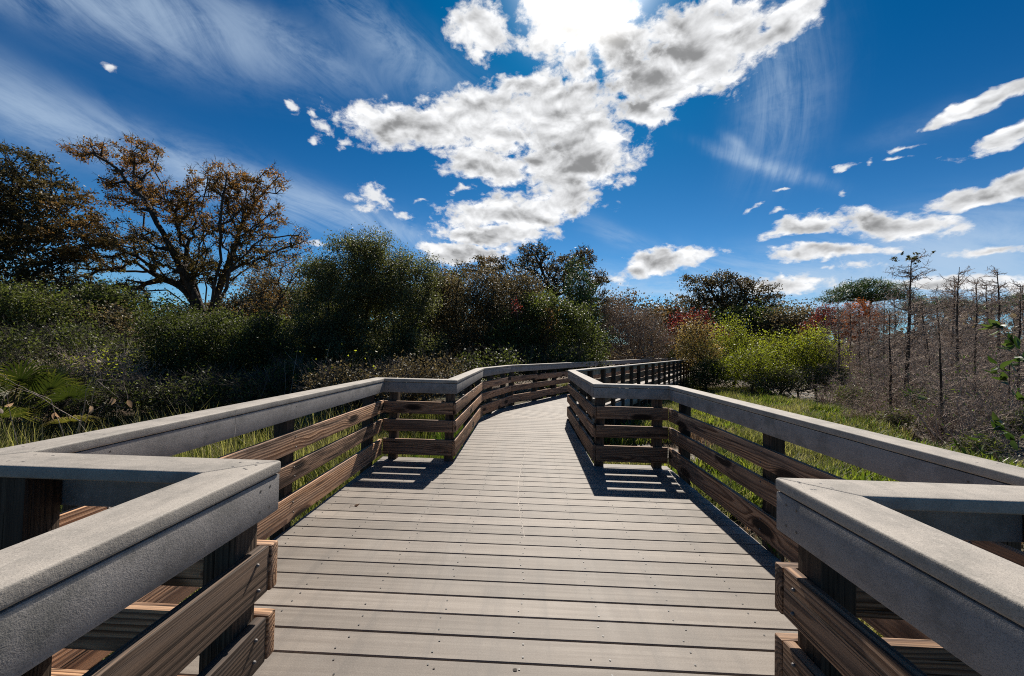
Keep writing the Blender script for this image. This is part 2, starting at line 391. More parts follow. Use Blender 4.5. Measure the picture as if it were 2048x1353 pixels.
def leaf_mat(name, c0, c1, c2, rough=.5, trans=.35, spec=.25, tt=None):
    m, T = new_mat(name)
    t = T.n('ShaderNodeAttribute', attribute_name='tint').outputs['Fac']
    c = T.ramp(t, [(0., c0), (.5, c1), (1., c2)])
    b = T.n('ShaderNodeBsdfPrincipled', {'Base Color': c, 'Roughness': rough, 'Specular IOR Level': spec})
    tr = T.n('ShaderNodeBsdfTranslucent', {'Color': T.mix(1., c, tt or ((1.5, 1.7, .8) if c1[1] > c1[0]*.95 else (1.5, 1.25, .9)), 'MULTIPLY')})
    mx = T.n('ShaderNodeMixShader', {0: trans, 1: b.outputs[0], 2: tr.outputs[0]})
    T.n('ShaderNodeOutputMaterial', {0: mx.outputs[0]}); return m
def bark_mat(name, a, b_):
    m, T = new_mat(name); P = T.n('ShaderNodeTexCoord').outputs['Object']
    n = T.noise(T.vm('MULTIPLY', P, (9., 9., 2.5)), 1., 5., .65)
    rnd = T.n('ShaderNodeObjectInfo').outputs['Random']
    c = T.mix(T.sm(n, .35, .68), a, b_)
    c = T.mix(1., c, T.ramp(rnd, [(0., (.62, .58, .55)), (.35, (.95, .87, .8)), (.7, (1., .97, .94)), (1., (.86, .76, .70))]), 'MULTIPLY')
    finish(T, c, .85, .2, n, .6, .03); return m
M_BARKD = bark_mat('dark_bark', (.03, .024, .019), (.11, .09, .074))
M_BARKG = bark_mat('grey_bark', (.06, .05, .043), (.17, .148, .13))
M_TWIG = bark_mat('bare_twigs', (.24, .195, .168), (.54, .46, .40))
M_LEAF = {
 'oak': leaf_mat('oak_leaves', (.028, .03, .013), (.075, .066, .028), (.19, .115, .042), .52, 0.40, .25),
 'rust': leaf_mat('russet_leaves', (.042, .052, .017), (.090, .078, .028), (.26, .14, .045), .52, 0.50, .25),
 'myrtle': leaf_mat('olive_small_leaves', (.05, .05, .024), (.108, .106, .05), (.21, .20, .105), .52, 0.35, .25),
 'grn': leaf_mat('dark_green_leaves', (.03, .035, .013), (.08, .088, .032), (.18, .185, .062), .52, 0.38, .25),
 'olive': leaf_mat('grey_olive_leaves', (.055, .05, .028), (.125, .112, .062), (.24, .21, .13), .52, 0.38, .25),
 'brown': leaf_mat('dry_brown_leaves', (.085, .062, .046), (.165, .12, .086), (.28, .21, .155), .52, 0.30, .25),
 'lime': leaf_mat('yellow_green_leaves', (.11, .12, .018), (.28, .285, .036), (.44, .42, .07), .45, .5),
 'cream': leaf_mat('cream_yellow_leaves', (.16, .14, .045), (.34, .28, .09), (.46, .38, .17), .5, .35),
 'red': leaf_mat('red_maple_leaves', (.10, .02, .018), (.24, .04, .04), (.36, .085, .07), .5, .35),
 'orange': leaf_mat('orange_cypress_foliage', (.18, .06, .016), (.38, .125, .03), (.48, .19, .05), .52, 0.40, .25),
 'pine': leaf_mat('pine_needles', (.03, .05, .018), (.07, .11, .034), (.12, .17, .06), .45, .2),
 'moss': leaf_mat('hanging_moss', (.03, .032, .024), (.055, .055, .042), (.085, .083, .065), .52, 0.30, .25),
 'grass': leaf_mat('grass_blades', (.05, .062, .016), (.115, .125, .03), (.36, .30, .17), .45, .35),
 'reed': leaf_mat('green_reeds', (.03, .06, .010), (.06, .11, .016), (.15, .17, .04), .42, .35),
 'palm': leaf_mat('palmetto_fronds', (.022, .034, .01), (.06, .068, .018), (.24, .185, .065), .52, 0.40, .25),
 'dry': leaf_mat('pale_dry_leaves', (.20, .15, .115), (.32, .245, .19), (.42, .34, .275), .52, 0.40, .25),
 'pad': leaf_mat('floating_leaves', (.05, .06, .02), (.13, .13, .05), (.24, .10, .05), .52, 0.15, .25),
 'marsh': leaf_mat('marsh_leaves', (.05, .075, .014), (.13, .16, .028), (.27, .26, .06), .4, .4, .35),
 'sap': leaf_mat('dark_sapling_leaves', (.02, .04, .012), (.05, .08, .022), (.10, .125, .045), .45, .3, .3),
}

# ------------------------------------------------------------------ ground, pond
GZ = -.75
def smooth01(x): x = np.clip(x, 0, 1); return x*x*(3-2*x)
def pond_depth(x, y):
    """0 on dry ground, 1 well inside the pond."""
    d = (x-7.9-.28*(y-6)-.5*np.sin(y*.55)-.35*np.sin(y*1.7+1.))/2.2
    far = smooth01((52-y)/8)*smooth01((y+14)/6)
    a = smooth01(d)*far
    b = smooth01(1.35-np.hypot((x-2.9)/1.2, (y-8.4)/1.5)*1.1)
    return np.maximum(a, b*.55)
def ground_z(x, y):
    z = GZ+.06*np.sin(x*.9+.4*y)*np.sin(y*.7)+.035*np.sin(x*2.7+1)*np.cos(y*2.3)
    return z-.30*pond_depth(x, y)
def grid(xs, ys):
    X, Y = np.meshgrid(xs, ys); n, m = X.shape
    V = np.stack([X, Y, ground_z(X, Y)], -1).reshape(-1, 3)
    i = np.arange(n*m).reshape(n, m)
    return V, np.stack([i[:-1, :-1], i[:-1, 1:], i[1:, 1:], i[1:, :-1]], -1).reshape(-1, 4)
def ax(lo, a, b, hi, step):
    mid = np.arange(a, b+1e-6, step); e = np.geomspace(1, abs(hi-b)+1, 14)[1:]-1; e2 = np.geomspace(1, abs(a-lo)+1, 14)[1:]-1
    return np.concatenate([(a-e2)[::-1], mid, b+e])
V, Q = grid(ax(-900, -20, 30, 900, .35), ax(-300, -4, 45, 1200, .35))
m, T = new_mat('soil_and_leaf_litter'); P = T.n('ShaderNodeNewGeometry').outputs['Position']
na = T.noise(P, .5, 5., .6); nb = T.noise(P, 14., 6., .7); nc = T.noise(P, 55., 3., .6)
c = T.mix(T.sm(nb, .35, .65), (.045, .032, .02), (.15, .105, .07))
c = T.mix(T.m('MULTIPLY', T.sm(nc, .5, .7), .6), c, (.26, .19, .13))
c = T.mix(T.m('MULTIPLY', T.sm(na, .42, .62), .6), c, (.045, .06, .018))
zz = T.n('ShaderNodeSeparateXYZ', {0: P}).outputs[2]
mud = T.mix(T.sm(nb, .3, .7), (.075, .058, .042), (.16, .125, .092))
c = T.mix(T.sm(zz, -.82, -.93), c, mud)
finish(T, c, .9, .2, T.m('ADD', nb, T.m('MULTIPLY', nc, .4)), .8, .05)
tag(obj('ground', mesh_from('ground', V, Q, None, (m,), True)), 'dark soil and leaf litter under the trees beside the boardwalk', 'ground', None, 'structure')
m, T = new_mat('still_brown_water'); P = T.n('ShaderNodeNewGeometry').outputs['Position']
na = T.noise(P, .8, 6., .7); nb = T.noise(P, 9., 4., .6); nd_ = T.noise(T.vm('MULTIPLY', P, (1., 1., 1.)), 30., 3., .6)
scum = T.sm(T.m('ADD', T.m('MULTIPLY', na, .7), T.m('MULTIPLY', nb, .4)), .42, .54)
c = T.mix(scum, (.035, .027, .017), (.135, .105, .075))
c = T.mix(T.m('MULTIPLY', T.sm(nd_, .5, .62), scum), c, (.20, .165, .12))
finish(T, c, T.lin(scum, 0., 1., .12, .8), .35, nb, .08, .02)
m_water = m
V = np.array([(1.9, -16, -.865), (46, -16, -.865), (46, 58, -.865), (1.9, 58, -.865)], float)
tag(obj('pond_water', mesh_from('pond_water', V, np.array([(0, 1, 2, 3)]), None, (m_water,))), 'muddy brown swamp water with scum between the bare cypresses', 'water', None, 'structure')

# ------------------------------------------------------------------ boardwalk deck
PATH = np.array([.469, .883]); PN = np.array([-.883, .469])           # second leg runs off to the north-east
L6 = [(-.762, 7.30), (-.30, 8.95), (2.05, 13.20), (9.62, 27.25)]
R6 = [(.79, 7.45), (11.30, 27.3)]
L7 = [(9.62, 27.25), (7.6, 33.3)]; R7 = [(11.30, 27.3), (9.25, 33.9)]
def clip(poly, edge_pts):
    """Sutherland-Hodgman; edge_pts is a convex clockwise outline."""
    out = [np.array(p, float) for p in poly]; n = len(edge_pts)
    for i in range(n):
        a = np.array(edge_pts[i], float); b = np.array(edge_pts[(i+1) % n], float); d = b-a
        nrm = np.array([d[1], -d[0]])
        inp, out = out, []
        for j in range(len(inp)):
            p, q = inp[j], inp[(j+1) % len(inp)]; sp, sq = (p-a)@nrm, (q-a)@nrm
            if sp >= 0: out.append(p)
            if (sp >= 0) != (sq >= 0): out.append(p+(q-p)*sp/(sp-sq))
        if not out: return []
    return out
rng = np.random.default_rng(5)
dv, dq, dt, dm = [], [], [], []
def plank(poly, th=.026, ch=.004):
    """A board as a chamfered prism over a convex polygon (counter-clockwise)."""
    poly = np.array(poly); n = len(poly); b = len(dv); c = poly.mean(0); ins = []
    for i in range(n):
        a0, a1, a2 = poly[i-1], poly[i], poly[(i+1) % n]
        e1 = (a1-a0)/max(np.linalg.norm(a1-a0), 1e-6); e2 = (a2-a1)/max(np.linalg.norm(a2-a1), 1e-6)
        nn = np.array([-e1[1], e1[0]])+np.array([-e2[1], e2[0]]); l = np.linalg.norm(nn)
        ins.append(a1+(nn/l*ch*1.2 if l > .2 else 0))
    dz = rng.normal(0, .0003)
    for p in poly: dv.append((p[0], p[1], -th))
    for p in poly: dv.append((p[0], p[1], -ch+dz))
    for p in ins: dv.append((p[0], p[1], dz))
    t = rng.random()
    f = [[b+2*n+i for i in range(n)]]
    for k in (0, 1):
        for i in range(n): f.append([b+k*n+i, b+k*n+(i+1) % n, b+(k+1)*n+(i+1) % n, b+(k+1)*n+i])
    for x in f: dq.append(x); dt.append(t); dm.append(0)
def disc(x, y, z, r, mat, n=7):
    b = len(dv)
    for k in range(n): dv.append((x+r*math.cos(2*math.pi*k/n), y+r*math.sin(2*math.pi*k/n), z))
    dq.append([b+k for k in range(n)]); dt.append(.5); dm.append(mat)
PITCH_B, GAP = .1403, .0072
y = 1.6619-PITCH_B*20
k = 0
while y < 7.5:
    y0, y1 = y+GAP/2, min(y+PITCH_B-GAP/2, 7.52)
    hw = 1.625 if 1.16 < y0 and y1 < 4.62 else .80
    plank([(-hw+rng.normal(0, .002), y0), (hw+rng.normal(0, .002), y0), (hw+rng.normal(0, .002), y1), (-hw+rng.normal(0, .002), y1)])
    if y < 6.6:
        for sx_ in (-1.52, -1.14, -.74, -.37, .0, .37, .74, 1.14, 1.52):
            if abs(sx_) > hw-.04: continue
            for yy in (y0+.033, y1-.033):
                if rng.random() < .93: disc(sx_+rng.normal(0, .013), yy+rng.normal(0, .004), .0022, .0044, 1)
    y += PITCH_B; k += 1
edge2 = [(-.80, 7.527), (-.42, 8.95), (1.98, 13.26), (9.60, 27.4), (11.36, 27.36), (.84, 7.527)]
s0 = .0
o2 = np.array([.81, 7.45])
for i in range(-12, 165):
    a = i*PITCH_B+GAP/2; b = (i+1)*PITCH_B-GAP/2
    p = [o2+PATH*a-PN*.5, o2+PATH*b-PN*.5, o2+PATH*b+PN*3.2, o2+PATH*a+PN*3.2]
    p = clip(p, edge2)
    if len(p) >= 3:
        ar = .5*sum(p[j][0]*p[(j+1) % len(p)][1]-p[(j+1) % len(p)][0]*p[j][1] for j in range(len(p)))
        if abs(ar) > .003: plank(p if ar > 0 else p[::-1])
d7 = np.array([-.296, .955]); n7 = np.array([.955, .296])
for i in range(2, 46):
    a = np.array([10.4, 27.4])+d7*(i*PITCH_B+GAP/2); b = a+d7*(PITCH_B-GAP)
    plank([a-n7*.95, a+n7*.95, b+n7*.95, b-n7*.95])
def poly_mesh(name, V, F, tint, midx, mats):
    me = bpy.data.meshes.new(name); me.from_pydata([tuple(map(float, v)) for v in V], [], F)
    me.polygons.foreach_set('material_index', np.array(midx, np.int32))
    for m in mats: me.materials.append(m)
    a = me.attributes.new('tint', 'FLOAT', 'FACE'); a.data.foreach_set('value', np.array(tint, np.float32)); me.update(); return me
bw = tag(empty('boardwalk', (0, 0, 0)), 'grey brown plank boardwalk deck leading to the bend by the pond', 'boardwalk', None, 'structure')
obj('deck_boards', poly_mesh('deck_boards', dv, dq, dt, dm, (M_DECK, M_SCREW)), bw)
# worn marks lying on the boards
def ribbon(pts, w, z=.0012):
    pts = np.array(pts, float); n = len(pts); d = np.gradient(pts, axis=0); d /= np.linalg.norm(d, axis=1)[:, None]
    nn = np.stack([-d[:, 1], d[:, 0]], 1); ww = (w*(.45+.55*rng.random(n)))[:, None]
    V = np.concatenate([np.c_[pts+nn*ww, np.full(n, z)], np.c_[pts-nn*ww, np.full(n, z)]])
    return V, np.array([(i, i+1, n+i+1, n+i) for i in range(n-1)])
def curve(pts, n=40):
    pts = np.array(pts, float); t = np.linspace(0, len(pts)-1, n); return np.stack([np.polyval(np.polyfit(np.arange(len(pts)), pts[:, k], 4 if len(pts) > 5 else 3), t) for k in (0, 1)], 1)+np.c_[rng.normal(0, .0012, n), np.zeros(n)]
for pts, w in (([(.133, 5.70), (.033, 5.0), (-.026, 4.27), (-.037, 3.73), (-.03, 3.32), (-.006, 3.03), (.021, 2.75)], .0042),):
    Vr, Qr = ribbon(curve(pts), w); obj('scuff_mark', mesh_from('scuff_mark', Vr, Qr, None, (M_SCUFF,)), bw)
for x, y, r_ in ((-.014, 1.628, .011), (-.338, 1.612, .006), (.30, 1.70, .005), (-.62, 1.95, .004)):
    a = np.arange(9)*2*math.pi/9; rr0 = r_*rng.uniform(.6, 1.1, 9); obj('dark_spot', mesh_from('dark_spot', np.c_[x+rr0*np.cos(a), y+rr0*.75*np.sin(a), np.full(9, .0016)], np.arange(9)[None], None, (M_STAIN,)), bw)

# joists, rim boards and piles under the deck
jv = [];  jq = []
def addbox(store_v, store_q, p, q, w, z0, z1):
    p = np.array(p, float); q = np.array(q, float); d = (q-p)/np.linalg.norm(q-p); n = np.array([-d[1], d[0]])*w/2
    b = len(store_v)*8
    store_v.append(np.array([(*(a), z) for z in (z0, z1) for a in (p-n, q-n, p+n, q+n)])); store_q.append(BOXQ+b)
for x in (-.72, -.36, .02, .38, .72): addbox(jv, jq, (x, -1), (x, 7.5), .04, -.25, -.032)
for x in (-1.52, -1.12, 1.12, 1.52): addbox(jv, jq, (x, 1.22), (x, 4.55), .04, -.25, -.032)
for s_ in (.1, .8, 1.45): addbox(jv, jq, o2+PN*s_+PATH*.6, o2+PN*s_+PATH*22.3, .04, -.25, -.032)
obj('joists', mesh_from('joists', np.concatenate(jv), np.concatenate(jq), None, (M_POST,)), bw)
jv, jq = [], []
addbox(jv, jq, (.80, 7.35), (11.28, 27.2), .03, -.27, -.032)
addbox(jv, jq, (-.80, 7.42), (-.44, 8.95), .03, -.27, -.032); addbox(jv, jq, (-.44, 8.97), (1.97, 13.2), .03, -.27, -.032)
obj('rim_board', mesh_from('rim_board', np.concatenate(jv), np.concatenate(jq), None, (M_FASC,)), bw)
def pile(x, y):
    n = 10; V = []; r = .075
    for z in (-1.5, -.252):
        for k in range(n): V.append((r*math.cos(k*2*math.pi/n), r*math.sin(k*2*math.pi/n), z))
    Qp = np.array([(k, (k+1) % n, n+(k+1) % n, n+k) for k in range(n)])
    return obj('pile', mesh_from('pile', np.array(V), Qp, None, (M_POST,), True), bw, (x, y, 0))
for x, yy in ((-.7, 2.), (.7, 2.), (-1.45, 4.4), (1.45, 4.4), (-.7, 6.2), (.7, 6.2)): pile(x, yy)
for t in np.arange(1.2, 22, 2.4):
    for s_ in (.14, 1.42): pile(*(o2+PATH*t+PN*s_))

# ------------------------------------------------------------------ railings
HT = .914
SLATS = ((.53, .667), (.325, .457), (.062, .238))
bolt_me = None
def bolt_mesh():
    n = 8; V = []
    for r, y in ((.0058, 0.), (.0055, .004), (.003, .007)):
        for k in range(n): V.append((r*math.cos(k*2*math.pi/n), -y, r*math.sin(k*2*math.pi/n)))
    Qb = [np.array([(j*n+k, j*n+(k+1) % n, (j+1)*n+(k+1) % n, (j+1)*n+k) for j in (0, 1) for k in range(n)])]
    V.append((0, -.008, 0)); Qb.append(np.array([(2*n+k, 2*n+(k+1) % n, 3*n) for k in range(n)]))
    return mesh_from('bolt', np.array(V), Qb, None, (M_BOLT,), True)
bolt_me = bolt_mesh()
screw_top = mesh_from('screw', np.array([(.0042*math.cos(k*math.pi/4), .0042*math.sin(k*math.pi/4), .0) for k in range(8)]), np.arange(8)[None], None, (M_SCREW,))
def norm2(v): v = np.array(v, float); return v/np.linalg.norm(v)
def railing(root, pts, side, info):
    """pts: walk-side edge of the cap. side: +1 when the walkway lies to the right of the line of travel, -1 to the left.
    info[i]: (start, end, posts along segment, slat start trim, slat end trim, bolts, dark)"""
    pts = [np.array(p, float) for p in pts]; n = len(pts)
    dirs = [norm2(pts[i+1]-pts[i]) for i in range(n-1)]
    inn = [np.array([d[1], -d[0]])*side for d in dirs]               # towards the walkway
    def corner(i, off):
        """the cap edge moved outwards by off, mitred at corner i."""
        if i == 0: return pts[0]-inn[0]*off
        if i == n-1: return pts[-1]-inn[-1]*off
        m = inn[i-1]+inn[i]; m = m/(m@inn[i]); return pts[i]-m*off
    for i in range(n-1):
        d = dirs[i]; L = float(np.linalg.norm(pts[i+1]-pts[i])); rot = math.atan2(d[1], d[0]); mid = (pts[i]+pts[i+1])/2
        posts, t0, t1, bolts, mat = info[i]
        def loc(p): q = p-mid; return (float(q@d), float(q@np.array([-d[1], d[0]])))
        def prism(name, o0, o1, z0, z1, mat_, w, e0=0., e1=0., parent=root, gap=.0007, seg=2):
            a, b, c, e = corner(i, o0)+d*e0, corner(i+1, o0)-d*e1, corner(i, o1)+d*e0, corner(i+1, o1)-d*e1
            zc = (z0+z1)/2; ym = np.mean([loc(p)[1] for p in (a, b, c, e)])
            Vp = []
            for z in (z0, z1):
                for p, s in ((a, gap), (b, -gap), (c, gap), (e, -gap)):
                    x_, y_ = loc(p); Vp.append((x_+s, y_-ym, z-zc))
            ob = obj(name, bevel_mesh(name, Vp, BOXQ, mat_, w, seg), parent)
            pos = mid+np.array([-d[1], d[0]])*ym
            ob.location = (pos[0], pos[1], zc); ob.rotation_euler = (0, 0, rot)
            return ob
        cap_ = prism('cap_rail', 0., .142, HT-.036, HT, M_CAP, .0065, seg=3)
        fas_ = prism('fascia_board', .003, .034, HT-.154, HT-.0395, M_FASC, .0045)
        if bolts:
            sgn = 1. if inn[i]@np.array([-d[1], d[0]]) > 0 else -1.
            for s in posts+[.05, L-.05]:
                for dy in (-.032, .030):
                    sc_ = obj('screw', screw_top, cap_); sc_.location = (s-L/2+random.uniform(-.012, .012), dy+random.uniform(-.006, .006), .0181)
                for dz in (-.028, .03):
                    sc_ = obj('screw', screw_top, fas_); sc_.location = (min(max(s, .04), L-.04)-L/2, sgn*.0158, dz+random.uniform(-.004, .004)); sc_.rotation_euler = (-sgn*math.pi/2, 0, 0)
        if root is rl and i == 2:
            for o_, w_, y_, z_ in ((fas_, .0022, -.0160, .112), (cap_, .0018, -.0715, .03)):
                x_ = -.70+np.cumsum(rng.normal(0, .0012, 9)); zz_ = np.linspace(-z_/2, z_/2, 9)
                obj('scratch', mesh_from('scratch', np.concatenate([np.c_[x_-w_, np.full(9, y_), zz_], np.c_[x_+w_, np.full(9, y_), zz_]]), np.array([(k, k+1, k+10, k+9) for k in range(8)]), None, (M_SCUFF,)), o_)
        for z0, z1 in SLATS:
            # square-ended boards
            a = pts[i]+d*t0; b = pts[i+1]-d*t1; ll = float(np.linalg.norm(b-a)); c0 = (a+b)/2-inn[i]*.0185
            jz = random.uniform(-.004, .004)
            Vs = box_v(-ll/2, ll/2, -.0175, .0175, (z0-z1)/2, (z1-z0)/2)
            sl = obj('slat', bevel_mesh('slat', Vs, BOXQ, mat, .0055), root)
            sl.location = (c0[0], c0[1], (z0+z1)/2+jz); sl.rotation_euler = (0, 0, rot+random.uniform(-.002, .002))
            if bolts:
                for s in posts:
                    xl = float((pts[i]+d*s-c0)@d)
                    for dz in (-.034, .036):
                        bo = obj('bolt', bolt_me, sl)
                        ysg = 1. if inn[i]@np.array([-d[1], d[0]]) > 0 else -1.
                        bo.location = (max(-ll/2+.025, min(ll/2-.025, xl+random.uniform(-.008, .008))), ysg*.0177, dz+random.uniform(-.006, .006))
                        bo.rotation_euler = (0, 0, math.pi if ysg > 0 else 0.)
        for s in posts:
            c0 = pts[i]+d*s-inn[i]*(.0375+.046)
            Vp = box_v(-.046, .046, -.046, .046, -.82, .82)[:, [2, 1, 0]]*np.array([1, 1, 1.])
            po = obj('post', bevel_mesh('post', Vp, BOXQ, M_POST, .004), root)
            top = HT-.038; bot = -1.2
            for v in po.data.vertices: v.co.x = v.co.x/.82*(top-bot)/2
            po.rotation_euler = (0, -math.pi/2, rot+random.uniform(-.02, .02)); po.rotation_mode = 'XYZ'
            Rz = Matrix.Rotation(rot+random.uniform(-.02, .02), 4, 'Z') @ Matrix.Rotation(-math.pi/2, 4, 'Y')
            po.rotation_euler = Rz.to_euler(); po.location = (c0[0], c0[1], (top+bot)/2)
XA, XB, Y1, Y3 = .762, 1.59, 1.243, 4.467
rl = tag(empty('railing', (-XA, Y1, 0)), 'grey capped railing with sunlit tan slats along the side with the leafy bushes', 'railing', 'boardwalk railings')
rr = tag(empty('railing', (XA, Y1, 0)), 'grey capped railing with shaded brown slats along the side with the pond', 'railing', 'boardwalk railings')
for r_ in (rl, rr): r_['group'] = 'boardwalk railings'
def far_posts(L, first, step): return [s for s in np.arange(first, L-.2, step)]
lp = [(-XA, -1.6), (-XA, Y1), (-XB, Y1), (-XB, Y3), (-XA, Y3), L6[0], L6[1], L6[2], L6[3], L7[1]]
for r_ in (rl, rr): r_.location = (0, 0, 0)
railing(rl, lp, +1, [
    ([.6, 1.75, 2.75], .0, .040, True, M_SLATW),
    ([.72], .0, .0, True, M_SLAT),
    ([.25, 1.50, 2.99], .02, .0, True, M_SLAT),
    ([.10, .74], .0, .040, True, M_SLAT_SHADE),
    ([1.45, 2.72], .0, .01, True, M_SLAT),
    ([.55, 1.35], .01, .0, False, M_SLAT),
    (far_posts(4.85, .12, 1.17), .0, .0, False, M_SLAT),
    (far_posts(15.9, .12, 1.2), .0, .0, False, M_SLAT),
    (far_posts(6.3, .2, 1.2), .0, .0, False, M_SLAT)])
rp = [(XA, -1.6), (XA, Y1), (XB, Y1), (XB, Y3), (XA, Y3), R6[0], R6[1], R7[1]]
TS = [.12, 1.05, 1.95, 2.8, 3.7, 4.65, 5.6, 6.78, 7.91, 9.15, 10.4, 11.6, 12.95, 14.18, 15.45, 16.75, 18.0, 19.1, 20.25, 21.4, 22.35]
railing(rr, rp, -1, [
    ([.6, 1.75, 2.75], .0, .040, True, M_SLAT_SHADE),
    ([.72], .0, .0, True, M_SLAT_SHADE),
    ([.25, 1.50, 2.99], .02, .0, True, M_SLAT_SHADE),
    ([.10, .74], .0, .040, True, M_SLAT_SHADE),
    ([1.45, 2.85], .0, .0, True, M_SLAT_SHADE),
    (TS, .0, .0, False, M_SLAT_SHADE),
    (far_posts(6.8, .3, 1.2), .0, .0, False, M_SLAT_SHADE)])

# ------------------------------------------------------------------ vegetation helpers
rng = np.random.default_rng(11)
FH = np.array([-math.sin(YAW), math.cos(YAW)]); RH = np.array([math.cos(YAW), math.sin(YAW)])
def hz(u): return 676.5+FPX*math.tan(PITCH)+(u-1024)*math.tan(ROLL)
def spot(u, D):                              # ground position of photo column u at D metres in front of the lens
    return FH*D+RH*(D*(u-1024)/FPX)
def P3(u, v, D):
    x, y = spot(u, D); return np.array([x, y, EYE+D*(hz(u)-v)/FPX])
def unit(a): return a/np.maximum(np.linalg.norm(a, axis=-1, keepdims=True), 1e-9)
def tubes(p0, p1, r0, r1, k=5):
    p0, p1 = np.asarray(p0, float), np.asarray(p1, float); n = len(p0); d = unit(p1-p0)
    ref = np.where(np.abs(d[:, 2:3]) > .9, np.array([[1., 0, 0]]), np.array([[0, 0, 1.]]))
    a = unit(np.cross(d, ref)); b = np.cross(d, a); th = np.arange(k)*2*math.pi/k
    ring = a[:, None]*np.cos(th)[None, :, None]+b[:, None]*np.sin(th)[None, :, None]
    V = np.stack([p0[:, None]+ring*np.asarray(r0).reshape(-1, 1, 1), p1[:, None]+ring*np.asarray(r1).reshape(-1, 1, 1)], 1).reshape(-1, 3)
    base = (np.arange(n)*2*k)[:, None]; i = np.arange(k); j = (i+1) % k
    Q = np.stack([base+i, base+j, base+k+j, base+k+i], -1).reshape(-1, 4)
    return V, Q
def leaves(c, ln, wd, tint, up=.35, axis=None, fold=.25):
    """Pointed leaves, each a folded pair of triangles written as one bent quad, centres c (n,3)."""
    n = len(c); a = unit(rng.normal(size=(n, 3))) if axis is None else unit(axis+rng.normal(size=(n, 3))*.35)
    nr = rng.normal(size=(n, 3)); nr[:, 2] += up*2.; b = unit(np.cross(a, nr)); nn = np.cross(a, b)
    l = (ln*rng.uniform(.6, 1.25, n))[:, None]; w = (wd*rng.uniform(.6, 1.25, n))[:, None]
    V = np.stack([c-a*l*.5, c+b*w*.5-a*l*.05+nn*w*fold, c+a*l*.5, c-b*w*.5-a*l*.05+nn*w*fold], 1).reshape(-1, 3)
    Q = np.arange(4*n).reshape(n, 4)
    return V, Q, tint
def skeleton(base, trunk, pts, step=.5, bf=.28, wob=.12):
    """Branches: every point joins the nearest limb grown so far."""
    N = [np.array(base, float)]; par = [-1]; pl = [0.]; ends = []
    def add(p, q):
        N.append(np.array(p, float)); par.append(q); pl.append(pl[q]+float(np.linalg.norm(N[-1]-N[q]))); return len(N)-1
    for limb in trunk:
        q = 0
        if len(N) > 1:
            A = np.array(N); q = int(np.argmin(np.linalg.norm(A-np.array(limb[0]), axis=1)))
        for p in limb:
            p = np.array(p, float); a = N[q].copy(); m = max(1, int(np.linalg.norm(p-a)/step))
            for s in range(1, m+1): q = add(a+(p-a)*s/m+(rng.normal(size=3)*step*wob*.8 if s < m else 0), q)
        ends.append(q)
    pts = np.asarray(pts); order = np.argsort(np.linalg.norm(pts-np.array(N[-1] if not trunk else np.mean(N, axis=0)), axis=1)); tips = []
    A = np.zeros((len(N)+len(pts)*14+50, 3)); PLn = np.zeros(len(A)); A[:len(N)] = N; PLn[:len(N)] = pl
    for o in order:
        p = pts[o]; n = len(N); dd = A[:n]-p; dist = np.linalg.norm(dd, axis=1)
        cost = dist+bf*PLn[:n]+.5*np.maximum(dd[:, 2], 0); q = int(np.argmin(cost)); a = N[q].copy()
        m = min(12, max(1, int(dist[q]/step)))
        sag = np.array([0, 0, -.10*dist[q]])
        for s in range(1, m+1):
            t = s/m; q = add(a+(p-a)*t+sag*math.sin(math.pi*t)+(rng.normal(size=3)*step*wob if s < m else 0), q); A[q] = N[q]; PLn[q] = pl[q]
        tips.append(q)
    return np.array(N), np.array(par), tips, ends
def radii(N, par, tips, r_tip, r_base, ends=(), boost=0.):
    w = np.zeros(len(N)); w[tips] += 1.
    for q in ends: w[q] += boost
    for i in range(len(N)-1, 0, -1):
        if w[i] == 0: w[i] = .5
        w[par[i]] += w[i]
    r = r_tip+(r_base-r_tip)*np.maximum((w-1)/max(w[0]-1, 1), 0)**.62; return np.maximum(r, r_tip*.6)
def ell_points(ells, n, mind, flat=None):
    """points inside ellipsoids (centre, radii), kept mind apart."""
    vol = np.array([np.prod(e[1])**.8 for e in ells]); pr = vol/vol.sum(); out = []
    for _ in range(n*7):
        e = ells[rng.choice(len(ells), p=pr)]; d = unit(rng.normal(size=3))*rng.random()**.42; p = e[0]+d*e[1]
        if not out or np.min(np.linalg.norm(np.array(out)-p, axis=1)) > mind: out.append(p)
        if len(out) >= n: break
    return np.array(out)
def px_ells(es, D, depth=.8):
    """ellipses measured on the photograph (u, v, ru, rv[, dD]) become ellipsoids with depth at their own distance."""
    o = []
    for e in es:
        d = D+(e[4] if len(e) > 4 else 0.); s = d/FPX; o.append((P3(e[0], e[1], d), np.array([e[2]*s, max(.3, (e[2]+e[3])*.5*s*depth), e[3]*s])))
    return o
def gz_at(x, y): return float(ground_z(np.array([x]), np.array([y]))[0])
